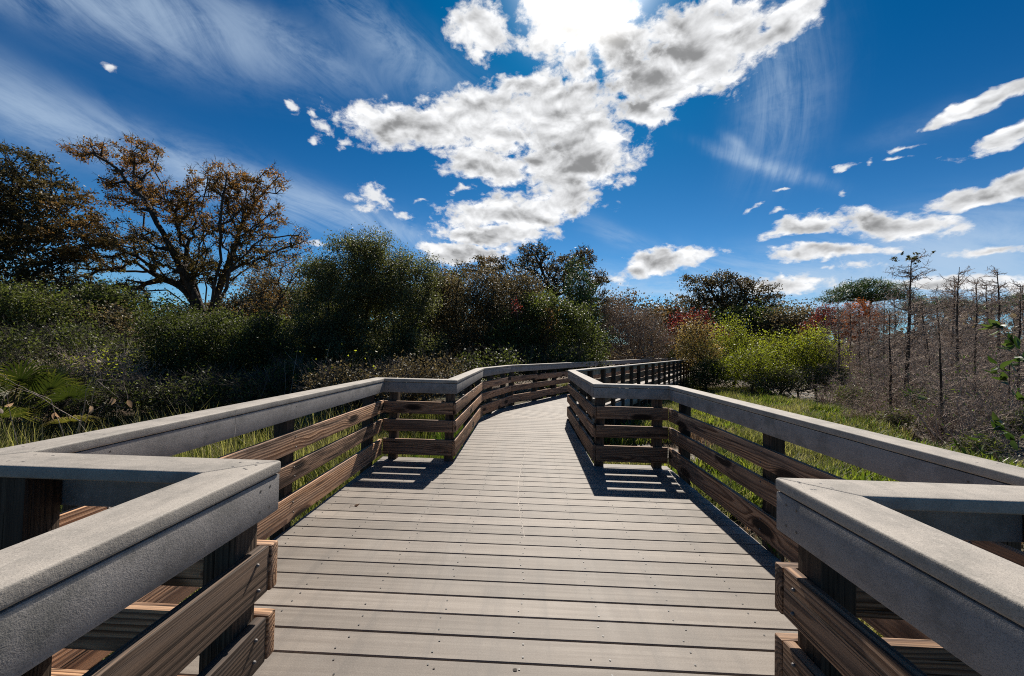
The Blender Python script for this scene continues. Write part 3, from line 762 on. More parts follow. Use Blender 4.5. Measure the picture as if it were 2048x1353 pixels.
def plant(name, label, cat, group, base, ells, leaf, npts, mind, nleaf, csize, ln, wd, r_base, r_tip=.008, trunk=(), bark=None, twigs=3, twl=.35,
          tintf=None, step=.5, crown='crown', stem='trunk', bare=0., up=.35, fold=.25, flat=1., clump=.55, inner=.5):
    base = np.array([base[0], base[1], gz_at(base[0], base[1])-.08])
    pts = ell_points(ells, npts, mind)
    N, par, tips, ends = skeleton(base, trunk, pts, step)
    r = radii(N, par, tips, r_tip, r_base, ends, npts*.012 if len(trunk) > 3 else 0.); root = tag(empty(name, base), label, cat, group)
    p0, p1, ra, rb = [N[par[1:]]], [N[1:]], [r[par[1:]]], [r[1:]]
    tp = N[tips]; td = unit(tp-N[par[tips]])
    if twigs:
        k = twigs; d = unit(td.repeat(k, 0)+rng.normal(size=(len(tp)*k, 3))*.75+np.array([0, 0, .15])); s = tp.repeat(k, 0); e1 = s+d*twl*rng.uniform(.5, 1.2, (len(s), 1))
        p0.append(s); p1.append(e1); ra.append(np.full(len(s), r_tip*.7)); rb.append(np.full(len(s), r_tip*.3))
        kk = 2; d2 = unit(d.repeat(kk, 0)+rng.normal(size=(len(d)*kk, 3))*.6); s2 = (s+(e1-s)*.6).repeat(kk, 0); e2 = s2+d2*twl*.6*rng.uniform(.5, 1.2, (len(s2), 1))
        p0.append(s2); p1.append(e2); ra.append(np.full(len(s2), r_tip*.5)); rb.append(np.full(len(s2), r_tip*.25))
    V, Q = tubes(np.concatenate(p0)-base, np.concatenate(p1)-base, np.concatenate(ra), np.concatenate(rb))
    obj(stem, mesh_from(stem, V, Q, None, (bark or M_BARKD,), True), root)
    if leaf and nleaf:
        ok = rng.random(len(tips)) >= bare; src = tp[ok]
        if inner:
            j = np.where((r < r_tip*3.5))[0]; j = j[rng.random(len(j)) < inner*.4]; src = np.concatenate([src, N[j]])
        ct = np.clip(rng.normal(.45, .30, len(src)), 0, 1)
        cnt = rng.poisson(nleaf*rng.uniform(.5, 1.5, len(src))); ci = np.repeat(np.arange(len(src)), cnt)
        g = rng.normal(size=(len(ci), 3))*np.array([1, 1, flat])*csize*.55
        c = src[ci]+g; t = np.clip(clump*ct[ci]+(1-clump)*rng.random(len(ci)), 0, 1)
        if tintf is not None: t = np.clip(tintf(c, t), 0, 1)
        V, Q, t = leaves(c-base, np.full(len(c), ln), np.full(len(c), wd), t, up, None, fold)
        obj(crown, mesh_from(crown, V, Q, t, (M_LEAF[leaf],)), root)
    return root

# ------------------------------------------------------------------ broad-crowned trees, left to right
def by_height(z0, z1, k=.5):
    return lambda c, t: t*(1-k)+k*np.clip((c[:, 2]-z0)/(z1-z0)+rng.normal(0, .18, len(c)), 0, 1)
def limbs(D, ls): return [[P3(u, v, D+dd) for u, v, dd in l] for l in ls]
D = 20
plant('oak_tree', 'dark evergreen oak at the picture edge, its crown touched with orange on one side', 'tree', 'trees behind the boardwalk', spot(-150, D),
      px_ells([(30, 375, 105, 85), (-90, 420, 140, 130), (130, 420, 75, 50), (60, 480, 130, 70), (160, 480, 55, 38), (20, 560, 130, 45), (-130, 560, 120, 80), (60, 606, 110, 26), (170, 588, 56, 24)], D), 'oak', 520, .47, 62, .40, .17, .095, .38, .014,
      limbs(D, [[(-140, 620, 0), (-90, 560, 0), (20, 470, 0), (90, 410, .5)], [(-140, 600, 0), (-40, 520, -1), (10, 420, -1)], [(-130, 620, 0), (20, 580, 1), (130, 570, 1)]]), None, 3, .45,
      lambda c, t: np.clip(t*.55+.5*np.exp(-((c[:, 0]-P3(165, 430, 20)[0])/1.5)**2)*(c[:, 2] > 5.), 0, 1), .6, flat=.6)
D = 26
plant('sweetgum_tree', 'large spreading tree with bare fanning limbs and rust brown leaves', 'tree', 'trees behind the boardwalk', spot(408, D),
      px_ells([(150, 296, 36, 12), (190, 305, 62, 24), (262, 305, 42, 36), (245, 372, 52, 44), (315, 405, 62, 46), (390, 440, 52, 60), (372, 372, 24, 34), (430, 355, 44, 34), (470, 385, 62, 42), (530, 362, 36, 28), (515, 432, 52, 44), (455, 455, 50, 50), (565, 490, 46, 30), (500, 505, 52, 42),
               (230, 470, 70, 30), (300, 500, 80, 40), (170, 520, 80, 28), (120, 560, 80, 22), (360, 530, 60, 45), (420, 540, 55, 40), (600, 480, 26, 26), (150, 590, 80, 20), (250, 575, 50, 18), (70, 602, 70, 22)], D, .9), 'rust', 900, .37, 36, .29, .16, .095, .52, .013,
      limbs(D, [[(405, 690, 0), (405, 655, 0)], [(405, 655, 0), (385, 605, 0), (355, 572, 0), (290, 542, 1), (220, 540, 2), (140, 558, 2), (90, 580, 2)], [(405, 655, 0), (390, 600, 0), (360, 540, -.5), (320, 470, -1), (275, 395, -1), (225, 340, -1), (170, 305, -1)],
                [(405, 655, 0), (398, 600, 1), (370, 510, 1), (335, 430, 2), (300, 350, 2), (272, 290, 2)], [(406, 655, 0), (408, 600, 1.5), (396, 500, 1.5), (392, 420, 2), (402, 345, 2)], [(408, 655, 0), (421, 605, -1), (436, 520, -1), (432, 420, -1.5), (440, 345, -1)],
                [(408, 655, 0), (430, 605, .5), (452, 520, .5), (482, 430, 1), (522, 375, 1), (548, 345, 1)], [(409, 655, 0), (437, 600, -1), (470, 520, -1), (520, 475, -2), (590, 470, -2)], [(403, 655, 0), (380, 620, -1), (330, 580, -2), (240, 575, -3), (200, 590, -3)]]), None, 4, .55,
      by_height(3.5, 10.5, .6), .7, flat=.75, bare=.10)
D = 18
plant('sweetgum_sapling', 'slim young tree with sparse orange brown leaves beside the big rust leaved tree', 'tree', 'trees behind the boardwalk', spot(545, D),
      px_ells([(540, 570, 52, 46), (575, 540, 36, 34), (520, 630, 50, 40), (590, 600, 30, 50)], D), 'rust', 170, .26, 16, .34, .10, .055, .10, .009, [[P3(548, 740, D), P3(540, 640, D)]], None, 4, .4, lambda c, t: t*.6+.35, .4)
D = 13
plant('wax_myrtle', 'big round olive evergreen with tiny glossy leaves, tallest of the shrubs by the railing', 'shrub', 'dense shrubs beside the boardwalk', spot(725, D),
      px_ells([(715, 560, 92, 86), (650, 630, 66, 80), (800, 590, 66, 84), (842, 560, 34, 50), (700, 700, 120, 80), (820, 710, 66, 66), (640, 560, 44, 40), (745, 520, 60, 54)], D, .9), 'myrtle', 470, .26, 215, .29, .066, .036, .12, .006,
      [[P3(725, 790, D), P3(720, 700, D)], [P3(730, 780, D), P3(790, 690, D)], [P3(715, 780, D), P3(660, 690, D)]], None, 4, .34, None, .3, clump=.35, inner=.8)
D = 10.8
plant('wax_myrtle', 'low dark evergreen mound under the rust leaved tree', 'shrub', 'dense shrubs beside the boardwalk', spot(420, D),
      px_ells([(420, 690, 95, 62), (345, 670, 52, 50), (500, 690, 66, 60), (420, 750, 130, 60), (560, 740, 50, 55)], D, .9), 'grn', 300, .25, 150, .29, .068, .037, .09, .006, (), None, 3, .25, lambda c, t: t*.7, .3, inner=.8)
D = 15.5
plant('bay_tree', 'grey green narrow evergreen behind the railing bend', 'tree', 'trees behind the boardwalk', spot(950, D),
      px_ells([(955, 590, 62, 56), (910, 650, 46, 90), (1010, 640, 60, 86), (960, 690, 90, 70), (880, 590, 30, 50), (1040, 590, 34, 46)], D), 'olive', 330, .32, 150, .36, .085, .046, .14, .008,
      [[P3(948, 780, D), P3(930, 640, D)], [P3(955, 780, D), P3(1000, 640, D)]], None, 4, .34, None, .35, inner=.7)
D = 24
plant('oak_tree', 'dark gnarled oak with crooked limbs, tallest tree behind the bent railing', 'tree', 'trees behind the boardwalk', spot(1085, D),
      px_ells([(1066, 510, 34, 22), (1045, 545, 36, 24), (1120, 545, 46, 34), (1160, 520, 28, 26), (1182, 570, 34, 36), (1090, 585, 60, 24), (980, 528, 44, 16), (930, 540, 30, 16), (1010, 570, 40, 22), (1160, 610, 44, 30), (905, 560, 24, 20), (1195, 610, 22, 26)], D, 1.), 'oak', 460, .39, 30, .29, .15, .09, .34, .014,
      limbs(D, [[(1085, 700, 0), (1090, 640, 0)], [(1090, 640, 0), (1110, 590, 0), (1085, 550, 0), (1066, 510, 0)], [(1090, 640, 0), (1130, 600, 1), (1150, 560, 1), (1160, 525, 1)], [(1088, 650, 0), (1040, 590, -1), (985, 545, -1), (930, 540, -1)]]), None, 3, .4, lambda c, t: t*.85, .5, flat=.6)
D = 21
plant('pine_tree', 'dark green pine leaning against the gnarled oak', 'tree', 'trees behind the boardwalk', spot(1160, D),
      px_ells([(1158, 600, 30, 60), (1172, 650, 34, 46), (1150, 545, 18, 30), (1185, 690, 40, 40)], D), 'pine', 190, .3, 60, .32, .17, .022, .16, .011, [[P3(1160, 740, D), P3(1158, 560, D)]], None, 2, .25, None, .5)
D = 14.5
plant('wax_myrtle', 'dark green leafy shrub behind the far railing, with broad shiny leaves', 'shrub', 'dense shrubs beside the boardwalk', spot(1095, D),
      px_ells([(1110, 690, 76, 60), (1040, 690, 70, 70), (1150, 660, 44, 56), (1085, 640, 56, 50), (1180, 700, 34, 44)], D), 'grn', 240, .28, 100, .32, .085, .05, .10, .007, (), None, 3, .3, None, .3, inner=.8)
for u, D, lab, es, lf in ((60, 15., 'dark drooping evergreen under the edge oak, behind the palmettos', [(40, 620, 90, 50), (120, 640, 70, 50), (-40, 640, 80, 60), (80, 690, 90, 44)], 'grn'),
                          (200, 17., 'dark rounded evergreen left of the strip of sky', [(205, 612, 62, 40), (170, 650, 70, 46), (250, 650, 44, 44), (210, 690, 80, 40)], 'grn'),
                          (450, 36., 'distant dark tree crown seen low between the fanning limbs', [(440, 645, 70, 30), (500, 635, 50, 40), (380, 655, 50, 24)], 'oak'),
                          (590, 34., 'distant green crown behind the slim young tree', [(590, 630, 50, 44), (540, 650, 44, 34), (630, 600, 30, 40)], 'grn'),
                          (505, 21., 'dark olive tree rising right of the fanning trunks', [(505, 640, 54, 50), (470, 665, 50, 40), (545, 620, 36, 44), (520, 590, 30, 34)], 'olive'),
                          (340, 20., 'dark leafy tree beside the hanging moss column', [(345, 640, 40, 36), (370, 665, 50, 34), (320, 680, 40, 30)], 'grn'),
                          (740, 16.5, 'shadowy evergreen standing close behind the tall round shrub', [(735, 600, 70, 80), (700, 660, 90, 80), (800, 660, 60, 80), (650, 680, 40, 70)], 'grn'),
                          (1590, 38., 'olive tree filling the skyline right of the lone oak', [(1590, 645, 44, 30), (1560, 660, 40, 26), (1615, 660, 34, 28)], 'olive'),
                          (1340, 42., 'dark tree filling the skyline left of the lone oak', [(1335, 640, 46, 28), (1300, 655, 40, 26), (1380, 650, 36, 24)], 'oak'),
                          (1480, 40., 'broad dark green tree under the crown of the lone oak', [(1490, 655, 60, 28), (1430, 660, 50, 26), (1540, 650, 40, 26)], 'grn'),
                          (870, 19., 'dark evergreen filling the gap behind the tall round shrub and the grey green tree', [(865, 640, 60, 80), (840, 690, 60, 60), (900, 600, 30, 40)], 'grn'),
                          (1010, 21., 'shadowy evergreen below the gnarled oak limbs', [(1010, 640, 80, 44), (1080, 655, 70, 44), (1000, 690, 90, 46)], 'oak'),
                          (600, 20., 'dim evergreen between the slim sapling and the tall round shrub', [(600, 690, 50, 60), (640, 660, 40, 70), (560, 720, 50, 40)], 'oak'),
                          (1215, 30., 'dark tree at the start of the brown thicket', [(1225, 625, 36, 26), (1200, 650, 30, 40), (1255, 612, 22, 20), (1290, 640, 40, 24)], 'oak')):
    plant('evergreen_tree', lab, 'tree', 'trees behind the boardwalk', spot(u, D), px_ells(es, D, .9), lf, 200, .02*D, 100, .025*D, .0066*D, .0038*D, .12, .008, (), None, 3, .35, None, .4, inner=.7)
D = 13.6
plant('maple_sapling', 'thin sapling of orange brown leaves in front of the dark leafy shrub', 'shrub', None, spot(1092, D), px_ells([(1098, 655, 16, 44), (1088, 690, 12, 20)], D), 'rust', 40, .14, 16, .18, .07, .04, .03, .004, (), None, 4, .2, lambda c, t: t*.4+.6, .3)
plant('red_maple', 'small spray of crimson leaves among the olive shrubs', 'shrub', None, spot(1031, 13.8), px_ells([(1031, 612, 10, 17)], 13.8), 'red', 18, .1, 9, .14, .05, .035, .02, .003, (), None, 3, .15, None, .3)
D = 23
plant('bare_shrub', 'brown thinly leaved thicket at the end of the far railing', 'shrub', 'bare twiggy shrubs', spot(1265, D),
      px_ells([(1262, 660, 66, 44), (1230, 630, 34, 30), (1290, 690, 60, 36), (1225, 690, 36, 40)], D), 'brown', 420, .24, 30, .32, .085, .045, .10, .008, (), M_TWIG, 5, .5, None, .4)
D = 20
plant('wax_myrtle', 'small deep green shrub tucked behind the far railing before it turns', 'shrub', 'dense shrubs beside the boardwalk', spot(1330, 31), px_ells([(1322, 690, 34, 26), (1350, 696, 34, 22)], 31), 'grn', 150, .3, 40, .36, .12, .07, .08, .008, (), None, 3, .3, None, .4)
D = 44
plant('oak_tree', 'distant brownish oak standing alone above the yellow green shrubs', 'tree', 'trees behind the boardwalk', spot(1452, D),
      px_ells([(1440, 562, 36, 16), (1400, 566, 34, 18), (1480, 580, 40, 22), (1535, 592, 28, 20), (1390, 600, 34, 20), (1450, 606, 60, 24), (1510, 622, 50, 24), (1550, 612, 16, 16), (1420, 632, 50, 20)], D, 1.), 'oak', 330, .70, 44, .70, .26, .15, .45, .022,
      limbs(D, [[(1452, 690, 0), (1450, 640, 0)], [(1450, 640, 0), (1436, 600, 0), (1410, 570, 0)], [(1450, 640, 0), (1490, 600, 0), (1530, 596, 0)], [(1450, 640, 0), (1445, 580, 1)]]), None, 3, .6, lambda c, t: t*.62+.12, .8, flat=.5)
D = 27
plant('red_maple', 'crimson leaved maple behind the cream and yellow shrub', 'tree', 'red maples', spot(1372, D), px_ells([(1362, 650, 26, 26), (1395, 640, 24, 22), (1345, 672, 22, 20), (1430, 672, 36, 18)], D), 'red', 170, .25, 16, .34, .11, .07, .09, .008, (), None, 4, .4, None, .4)
plant('red_maple', 'dull crimson maple between the lone oak and the orange cypress', 'tree', 'red maples', spot(1648, 32), px_ells([(1650, 640, 22, 30), (1625, 665, 26, 18)], 32), 'red', 110, .3, 16, .4, .13, .08, .10, .010, (), None, 4, .4, lambda c, t: t*.7, .4)
for u, D, lab, es, lf in ((1395, 21.5, 'pale cream and yellow shrub nearest the end of the railing', [(1388, 672, 34, 28), (1410, 705, 30, 30), (1378, 700, 22, 30)], 'cream'),
                          (1462, 23., 'tall yellow green willow with dark stems beside the cream shrub', [(1462, 662, 40, 26), (1440, 690, 34, 34), (1485, 690, 36, 30), (1462, 720, 50, 36)], 'lime'),
                          (1560, 21., 'widest yellow green willow, standing over the pond bank', [(1560, 706, 56, 30), (1530, 735, 50, 34), (1590, 740, 48, 34), (1555, 680, 34, 20)], 'lime'),
                          (1500, 19.5, 'low dusky green willow in front of the two yellow green ones', [(1505, 735, 56, 34), (1460, 750, 40, 24), (1540, 757, 40, 22)], 'lime'),
                          (1630, 20., 'yellow green willow half hidden by the first bare cypress trunks', [(1628, 688, 34, 30), (1610, 720, 34, 40), (1650, 715, 30, 34)], 'lime')):
    dark = lab.startswith('low')
    plant('willow_shrub', lab, 'shrub', 'yellow green shrubs by the pond', spot(u, D), px_ells(es, D, .9), lf, 230, .20, 27 if lf == 'lime' else 22, .40, .10, .042, .06, .007, (), None, 4, .35, (lambda c, t: t*.5) if dark else None, .35, inner=.6)
plant('wax_myrtle', 'dark green shrub beside the railing end, below the cream shrub', 'shrub', 'dense shrubs beside the boardwalk', spot(1420, 20.), px_ells([(1418, 745, 32, 26), (1400, 765, 22, 18)], 20.), 'grn', 140, .2, 44, .26, .08, .045, .05, .006, (), None, 3, .25, lambda c, t: t*.8+.2, .3)
plant('wax_myrtle', 'dark green shrub under the widest yellow green willow', 'shrub', 'dense shrubs beside the boardwalk', spot(1600, 19.), px_ells([(1580, 762, 50, 24), (1650, 758, 46, 28), (1530, 768, 40, 18)], 19.), 'grn', 220, .2, 40, .26, .08, .045, .05, .006, (), M_TWIG, 4, .3, None, .3)
for u, D, lab, es in ((1735, 56, 'umbrella topped pine rising behind the orange cypress', [(1735, 573, 52, 12), (1692, 586, 34, 11), (1782, 580, 36, 12), (1664, 600, 22, 8), (1735, 592, 70, 10), (1815, 592, 20, 10)]),
                      (1840, 60, 'distant pine half hidden behind the tallest bare cypress', [(1836, 612, 26, 14), (1858, 616, 22, 12)]),
                      (1895, 54, 'flat topped distant pine among the bare cypress crowns', [(1895, 606, 30, 12), (1925, 614, 28, 14)]),
                      (1985, 58, 'distant dark pine left of the last umbrella pine', [(1978, 618, 24, 12), (1955, 624, 20, 9)]),
                      (2035, 50, 'umbrella topped pine at the picture edge above the bare thicket', [(2035, 605, 30, 14), (2065, 602, 30, 16), (2012, 618, 24, 9)])):
    plant('pine_tree', lab, 'tree', 'distant pines', spot(u, D), px_ells(es, D, 1.), 'pine', 150, .7, 60, .75, .5, .07, .32, .02, [[P3(u, 690, D), P3(u, 625, D)]], M_BARKD, 2, .5, None, 1., flat=.5, up=.8)
D = 30
plant('cypress_tree', 'bald cypress still holding bright orange foliage', 'tree', 'cypress trees', spot(1716, D), px_ells([(1718, 625, 26, 26), (1700, 645, 24, 18), (1740, 640, 22, 24), (1716, 668, 36, 16)], D), 'orange', 170, .28, 26, .4, .2, .05, .14, .009, [[P3(1718, 740, D), P3(1718, 602, D)]], M_BARKG, 4, .4, None, .4, flat=.4)
plant('cypress_tree', 'dull brown orange cypress beside the bright orange one', 'tree', 'cypress trees', spot(1672, 34), px_ells([(1668, 640, 34, 24), (1640, 655, 22, 20), (1690, 660, 26, 20), (1770, 640, 30, 22)], 34), 'rust', 190, .34, 22, .45, .2, .06, .14, .010, [[P3(1672, 740, 34), P3(1670, 622, 34)]], M_BARKG, 4, .45, lambda c, t: t*.5+.2, .4, flat=.5)

# ------------------------------------------------------------------ understorey on the bushy side
for u, D, lab, es, lf, n, nl in (
    (60, 9.0, 'tangle of dry stems and small green leaves below the palmetto', [(60, 770, 90, 50), (-40, 760, 70, 60), (140, 760, 60, 44)], 'grn', 260, 22),
    (200, 10.5, 'olive thicket between the palmetto and the dark evergreen mound', [(200, 720, 70, 56), (260, 760, 60, 40), (140, 700, 50, 44)], 'grn', 300, 40),
    (290, 17., 'greyish pink leafless thicket beyond the olive thicket', [(290, 680, 60, 26), (230, 690, 50, 22)], 'brown', 260, 10),
    (120, 16., 'dark olive bush under the limbs of the edge oak', [(110, 640, 90, 40), (30, 660, 70, 50), (200, 650, 60, 36)], 'olive', 320, 40),
    (250, 22., 'green drooping bush left of the strip of sky', [(240, 615, 50, 40), (200, 600, 40, 30), (270, 640, 30, 30)], 'oak', 240, 40),
    (610, 9.6, 'low dark bush at the foot of the tallest round evergreen', [(600, 770, 70, 40), (680, 785, 70, 34), (540, 780, 40, 34)], 'grn', 240, 40),
    (830, 10., 'low grey green bush behind the railing corner', [(830, 760, 60, 40), (900, 755, 40, 34), (770, 765, 40, 34)], 'olive', 260, 36),
    (960, 11., 'low leafy bush behind the middle of the bent railing', [(960, 738, 50, 30), (1010, 730, 36, 26)], 'grn', 170, 34),
    (470, 16.5, 'dark bush filling the gap behind the mound, below the slim young tree', [(480, 690, 60, 50), (560, 700, 60, 60), (610, 690, 40, 60)], 'grn', 260, 46),
    (120, 8.3, 'weedy dark bush closest to the long railing', [(110, 800, 90, 34), (220, 800, 70, 34), (20, 810, 70, 30)], 'grn', 260, 26),
    (370, 8.8, 'wide low bush hugging the long railing below the evergreen mound', [(330, 800, 60, 34), (420, 790, 70, 36), (500, 790, 60, 32)], 'grn', 300, 34),
    (700, 8.9, 'narrow bush right behind the railing at the foot of the tall evergreen', [(690, 770, 70, 30), (780, 765, 50, 26)], 'olive', 220, 34),
    (1080, 13., 'low bush behind the far slats of the bent railing', [(1060, 730, 60, 26), (1130, 720, 50, 26)], 'grn', 200, 36),
    (-60, 9., 'shadowy bush at the picture edge behind the palmetto', [(-40, 720, 90, 70), (40, 700, 50, 40)], 'grn', 260, 40),
    (160, 9.2, 'sunlit weedy bush of yellow green leaves below the palmettos', [(170, 745, 50, 36), (240, 735, 40, 30), (110, 775, 40, 24)], 'lime', 90, 12),
    (390, 9.6, 'dead brown brush against the evergreen mound', [(350, 790, 70, 26), (440, 800, 60, 22), (280, 770, 40, 30)], 'brown', 200, 16),
    (330, 13., 'dark shrub at the foot of the strip of sky', [(320, 720, 40, 40), (300, 760, 46, 40)], 'grn', 180, 44)):
    lim = lab.startswith(('greyish', 'tangle'))
    plant('undergrowth_bush', lab, 'bush', 'undergrowth bushes', spot(u, D), px_ells(es, D, .9), lf, int(n*.6), .022*D, int(nl*1.05), .024*D, .0075*D, .0042*D, .05, .0055, (), M_TWIG if lim or lf in ('brown', 'lime') else M_BARKG, 5, .42, None, .3, inner=.6)

for u, D, lab, es in ((1705, 15., 'small green shrub at the foot of the cypresses beside the willows', [(1705, 790, 26, 14)]), (1795, 11., 'small green shrub on the mud below the pale thin cypress', [(1795, 838, 24, 12)]),
                      (1958, 8.8, 'small green shrub on the bank under the arching sapling', [(1958, 895, 36, 16)]), (1860, 12.5, 'round green shrub among the trunks behind the stout dark cypress', [(1850, 800, 40, 22)]), (2035, 10., 'green shrub at the picture edge below the leafy sapling', [(2035, 850, 36, 26)])):
    plant('bank_shrub', lab, 'shrub', 'small shrubs on the pond bank', spot(u, D), px_ells(es, D, 1.), 'grn', 70, .1, 16, .2, .085, .035, .02, .004, (), M_TWIG, 4, .25, lambda c, t: t*.8+.2, .3)

# ------------------------------------------------------------------ bare pond cypresses
def cypress_meshes(h, seed, cones=False, dens=1.):
    r_ = np.random.default_rng(seed); P0, P1, RA, RB = [], [], [], []
    n = 16; z = np.linspace(0, h, n+1); x = np.cumsum(np.cumsum(r_.normal(0, 0.005*h/5, (n+1, 2)), 0)*.5+r_.normal(0, .012, (n+1, 2)), 0); x[0] = 0
    tr = np.c_[x, z]; r0 = .0085*h+.012
    rad = r0*(1-z/h)**.8+.006+r0*1.4*np.exp(-z/.28)
    P0.append(tr[:-1]); P1.append(tr[1:]); RA.append(rad[:-1]); RB.append(rad[1:])
    tw0, tw1, ta, tb = [], [], [], []
    for b in range(int(76*dens)):
        f = .10+.88*r_.random()**.9; zz = f*h; base = np.array([np.interp(zz, z, tr[:, 0]), np.interp(zz, z, tr[:, 1]), zz])
        L = h*(.25*(1-f)**.8+.05)*r_.uniform(.6, 1.2); a = r_.random()*6.283; up = r_.uniform(.1, .75)
        d = unit(np.array([math.cos(a), math.sin(a), up])); m = 6; pts = [base]
        for k in range(m): d = unit(d+r_.normal(0, .16, 3)+np.array([0, 0, .03])); pts.append(pts[-1]+d*L/m)
        pts = np.array(pts); rr_ = np.linspace(.004*h*.5+.004, .003, m+1)
        tw0.append(pts[:-1]); tw1.append(pts[1:]); ta.append(rr_[:-1]); tb.append(rr_[1:])
        for k in range(1, m+1):
            for s in range(2):
                dd = unit(pts[k]-pts[k-1]+r_.normal(0, .75, 3)); l2 = L*r_.uniform(.12, .38); e = pts[k]+dd*l2; mid = (pts[k]+e)/2+r_.normal(0, .04*l2, 3)
                tw0 += [pts[k][None], mid[None]]; tw1 += [mid[None], e[None]]; ta += [np.array([.0062]), np.array([.0045])]; tb += [np.array([.0045]), np.array([.002])]
                d3 = unit(dd+r_.normal(0, .7, 3)); tw0.append(mid[None]); tw1.append((mid+d3*l2*.6)[None]); ta.append(np.array([.004])); tb.append(np.array([.002]))
    V, Q = tubes(np.concatenate(P0), np.concatenate(P1), np.concatenate(RA), np.concatenate(RB), 8)
    tm = mesh_from('trunk', V, Q, None, (M_BARKD,), True)
    V, Q = tubes(np.concatenate(tw0), np.concatenate(tw1), np.concatenate(ta), np.concatenate(tb), 3)
    bm_ = mesh_from('branches', V, Q, None, (M_TWIG,), True)
    cm = None
    if cones:
        c = tr[-1]+r_.normal(0, 1, (16, 3))*np.array([.2, .2, .10])+np.array([0, 0, -.06]); V, Q, t = leaves(np.repeat(c, 14, 0)+r_.normal(0, .022, (224, 3)), np.full(224, .06), np.full(224, .045), np.full(224, .05))
        cm = mesh_from('cones', V, Q, t, (M_LEAF['rust'],))
    return tm, bm_, cm
PROTO = [cypress_meshes(5.5, s, False) for s in (1, 2, 3, 4)]; HERO = cypress_meshes(5.5, 9, True)
CYP = [(1810, 13.4, 512, 'tallest bare cypress, topped with a cluster of dark round cones'), (1925, 15., 532, 'bare cypress with a dark kinked trunk, the second tallest'), (1998, 16., 536, 'bare cypress with wispy spreading top close to the umbrella pine at the edge'),
       (1781, 12.5, 618, 'pale thin bare cypress in front of the tallest one, its foot on the mud'), (1886, 10.3, 596, 'bare cypress with a stout dark trunk nearest to the railing'), (1677, 18.8, 596, 'bare cypress nearest the yellow green willows, its trunk straight and dark'),
       (1721, 21., 636, None), (1737, 22., 604, None), (1768, 19., 596, None), (1850, 17., 588, None), (1880, 22., 575, None), (1952, 19., 556, None), (1972, 24., 560, None), (1906, 20., 552, None), (1830, 25., 590, None), (1792, 26., 590, None),
       (1700, 27., 604, None), (1655, 26., 640, None), (2032, 14., 566, None), (2050, 20., 560, None), (1950, 12.6, 650, None), (1862, 15., 640, None), (2012, 11., 680, None), (1745, 16., 650, None), (1650, 22., 670, None), (1915, 27., 585, None), (1990, 28., 580, None), (2060, 26., 575, None), (1760, 30., 600, None), (1940, 32., 590, None)]
for i, (u, D, vt, lab) in enumerate(CYP):
    x, y = spot(u, D); z0 = gz_at(x, y); h = EYE+D*(hz(u)-vt)/FPX-z0
    root = tag(empty('bare_cypress', (x, y, z0-.04), rng.random()*6.28), lab or 'slender leafless grey cypress in the crowd behind the nearer bare trunks', 'tree', 'bare cypresses in the pond')
    root.rotation_euler = (rng.normal(0, .016), rng.normal(0, .016), root.rotation_euler[2]); s = h/5.5; root.scale = (s*rng.uniform(.75, 1.2), s*rng.uniform(.75, 1.2), s)
    for me in (HERO if i == 0 else PROTO[i % 4]):
        if me: obj(me.name.split('.')[0], me, root)
# leafless thickets between them
def thicket(seed, w, h):
    r_ = np.random.default_rng(seed); a0, a1, ra, rb = [], [], [], []
    for s in range(15):
        p = np.array([r_.normal(0, .10*w), r_.normal(0, .10*w), -.05]); an = r_.random()*6.283; d = unit(np.array([math.cos(an)*r_.uniform(.1, .8)*w/h, math.sin(an)*r_.uniform(.1, .8)*w/h, 1.]))
        L = h*r_.uniform(.55, 1.1); m = 8; q = p
        for k in range(m):
            d = unit(d+r_.normal(0, .14, 3)); e = q+d*L/m; t = k/m; a0.append(q); a1.append(e); ra.append(.013*(1-t)+.003); rb.append(.013*(1-t-1/m)+.003)
            if k > 0:
                for _ in range(3):
                    d2 = unit(d+r_.normal(0, .7, 3)); l2 = L*r_.uniform(.1, .3)*(1.2-t); q2 = e
                    for kk in range(3):
                        d2 = unit(d2+r_.normal(0, .25, 3)+np.array([0, 0, .05])); e2 = q2+d2*l2/3; a0.append(q2); a1.append(e2); ra.append(.006-.001*kk); rb.append(.005-.001*kk)
                        for _k in range(2):
                            d3 = unit(d2+r_.normal(0, .6, 3)); a0.append(e2); a1.append(e2+d3*l2*.35); ra.append(.0036); rb.append(.0016)
                        q2 = e2
            q = e
    a1 = np.array(a1); V, Q = tubes(np.array(a0), a1, np.array(ra), np.array(rb), 3)
    c = a1[r_.integers(0, len(a1), 130)]; Vl, Ql, t = leaves(c, np.full(130, .075), np.full(130, .035), r_.random(130))
    return mesh_from('twigs', V, Q, None, (M_TWIG,), True), mesh_from('leaves', Vl, Ql, t, (M_LEAF['reed'],))
TH = [thicket(20+k, 1.5, 2.1) for k in range(4)]
THK = [(1698, 16.5, 716, 1.), (1745, 13.6, 735, 1.), (1800, 16., 690, 1.3), (1850, 12., 716, 1.2), (1905, 9.6, 735, 1.1), (1955, 13., 690, 1.3), (2003, 10., 715, 1.2), (2042, 13., 690, 1.3), (1770, 11.4, 775, .9), (1868, 10.6, 775, .9), (1722, 12., 800, .7), (1985, 9.4, 800, .8), (1830, 19., 680, 1.5), (1930, 17.5, 680, 1.5), (1740, 20., 700, 1.4), (2030, 17., 680, 1.5), (1680, 22., 720, 1.3), (1890, 14., 690, 1.3), (1780, 23., 680, 1.6), (1980, 21., 670, 1.6), (1660, 16., 745, .9), (1880, 24., 670, 1.7)]
THL = {4: 'pale twiggy shrub nearest the railing, arching over the mud', 8: 'leafless shrub at the foot of the pale thin cypress', 10: 'smallest leafless shrub, on the grass bank below the pond', 11: 'bare shrub at the grass edge near the broad leaved sapling', 20: 'bare shrub beside the yellow green willow and the first cypress'}
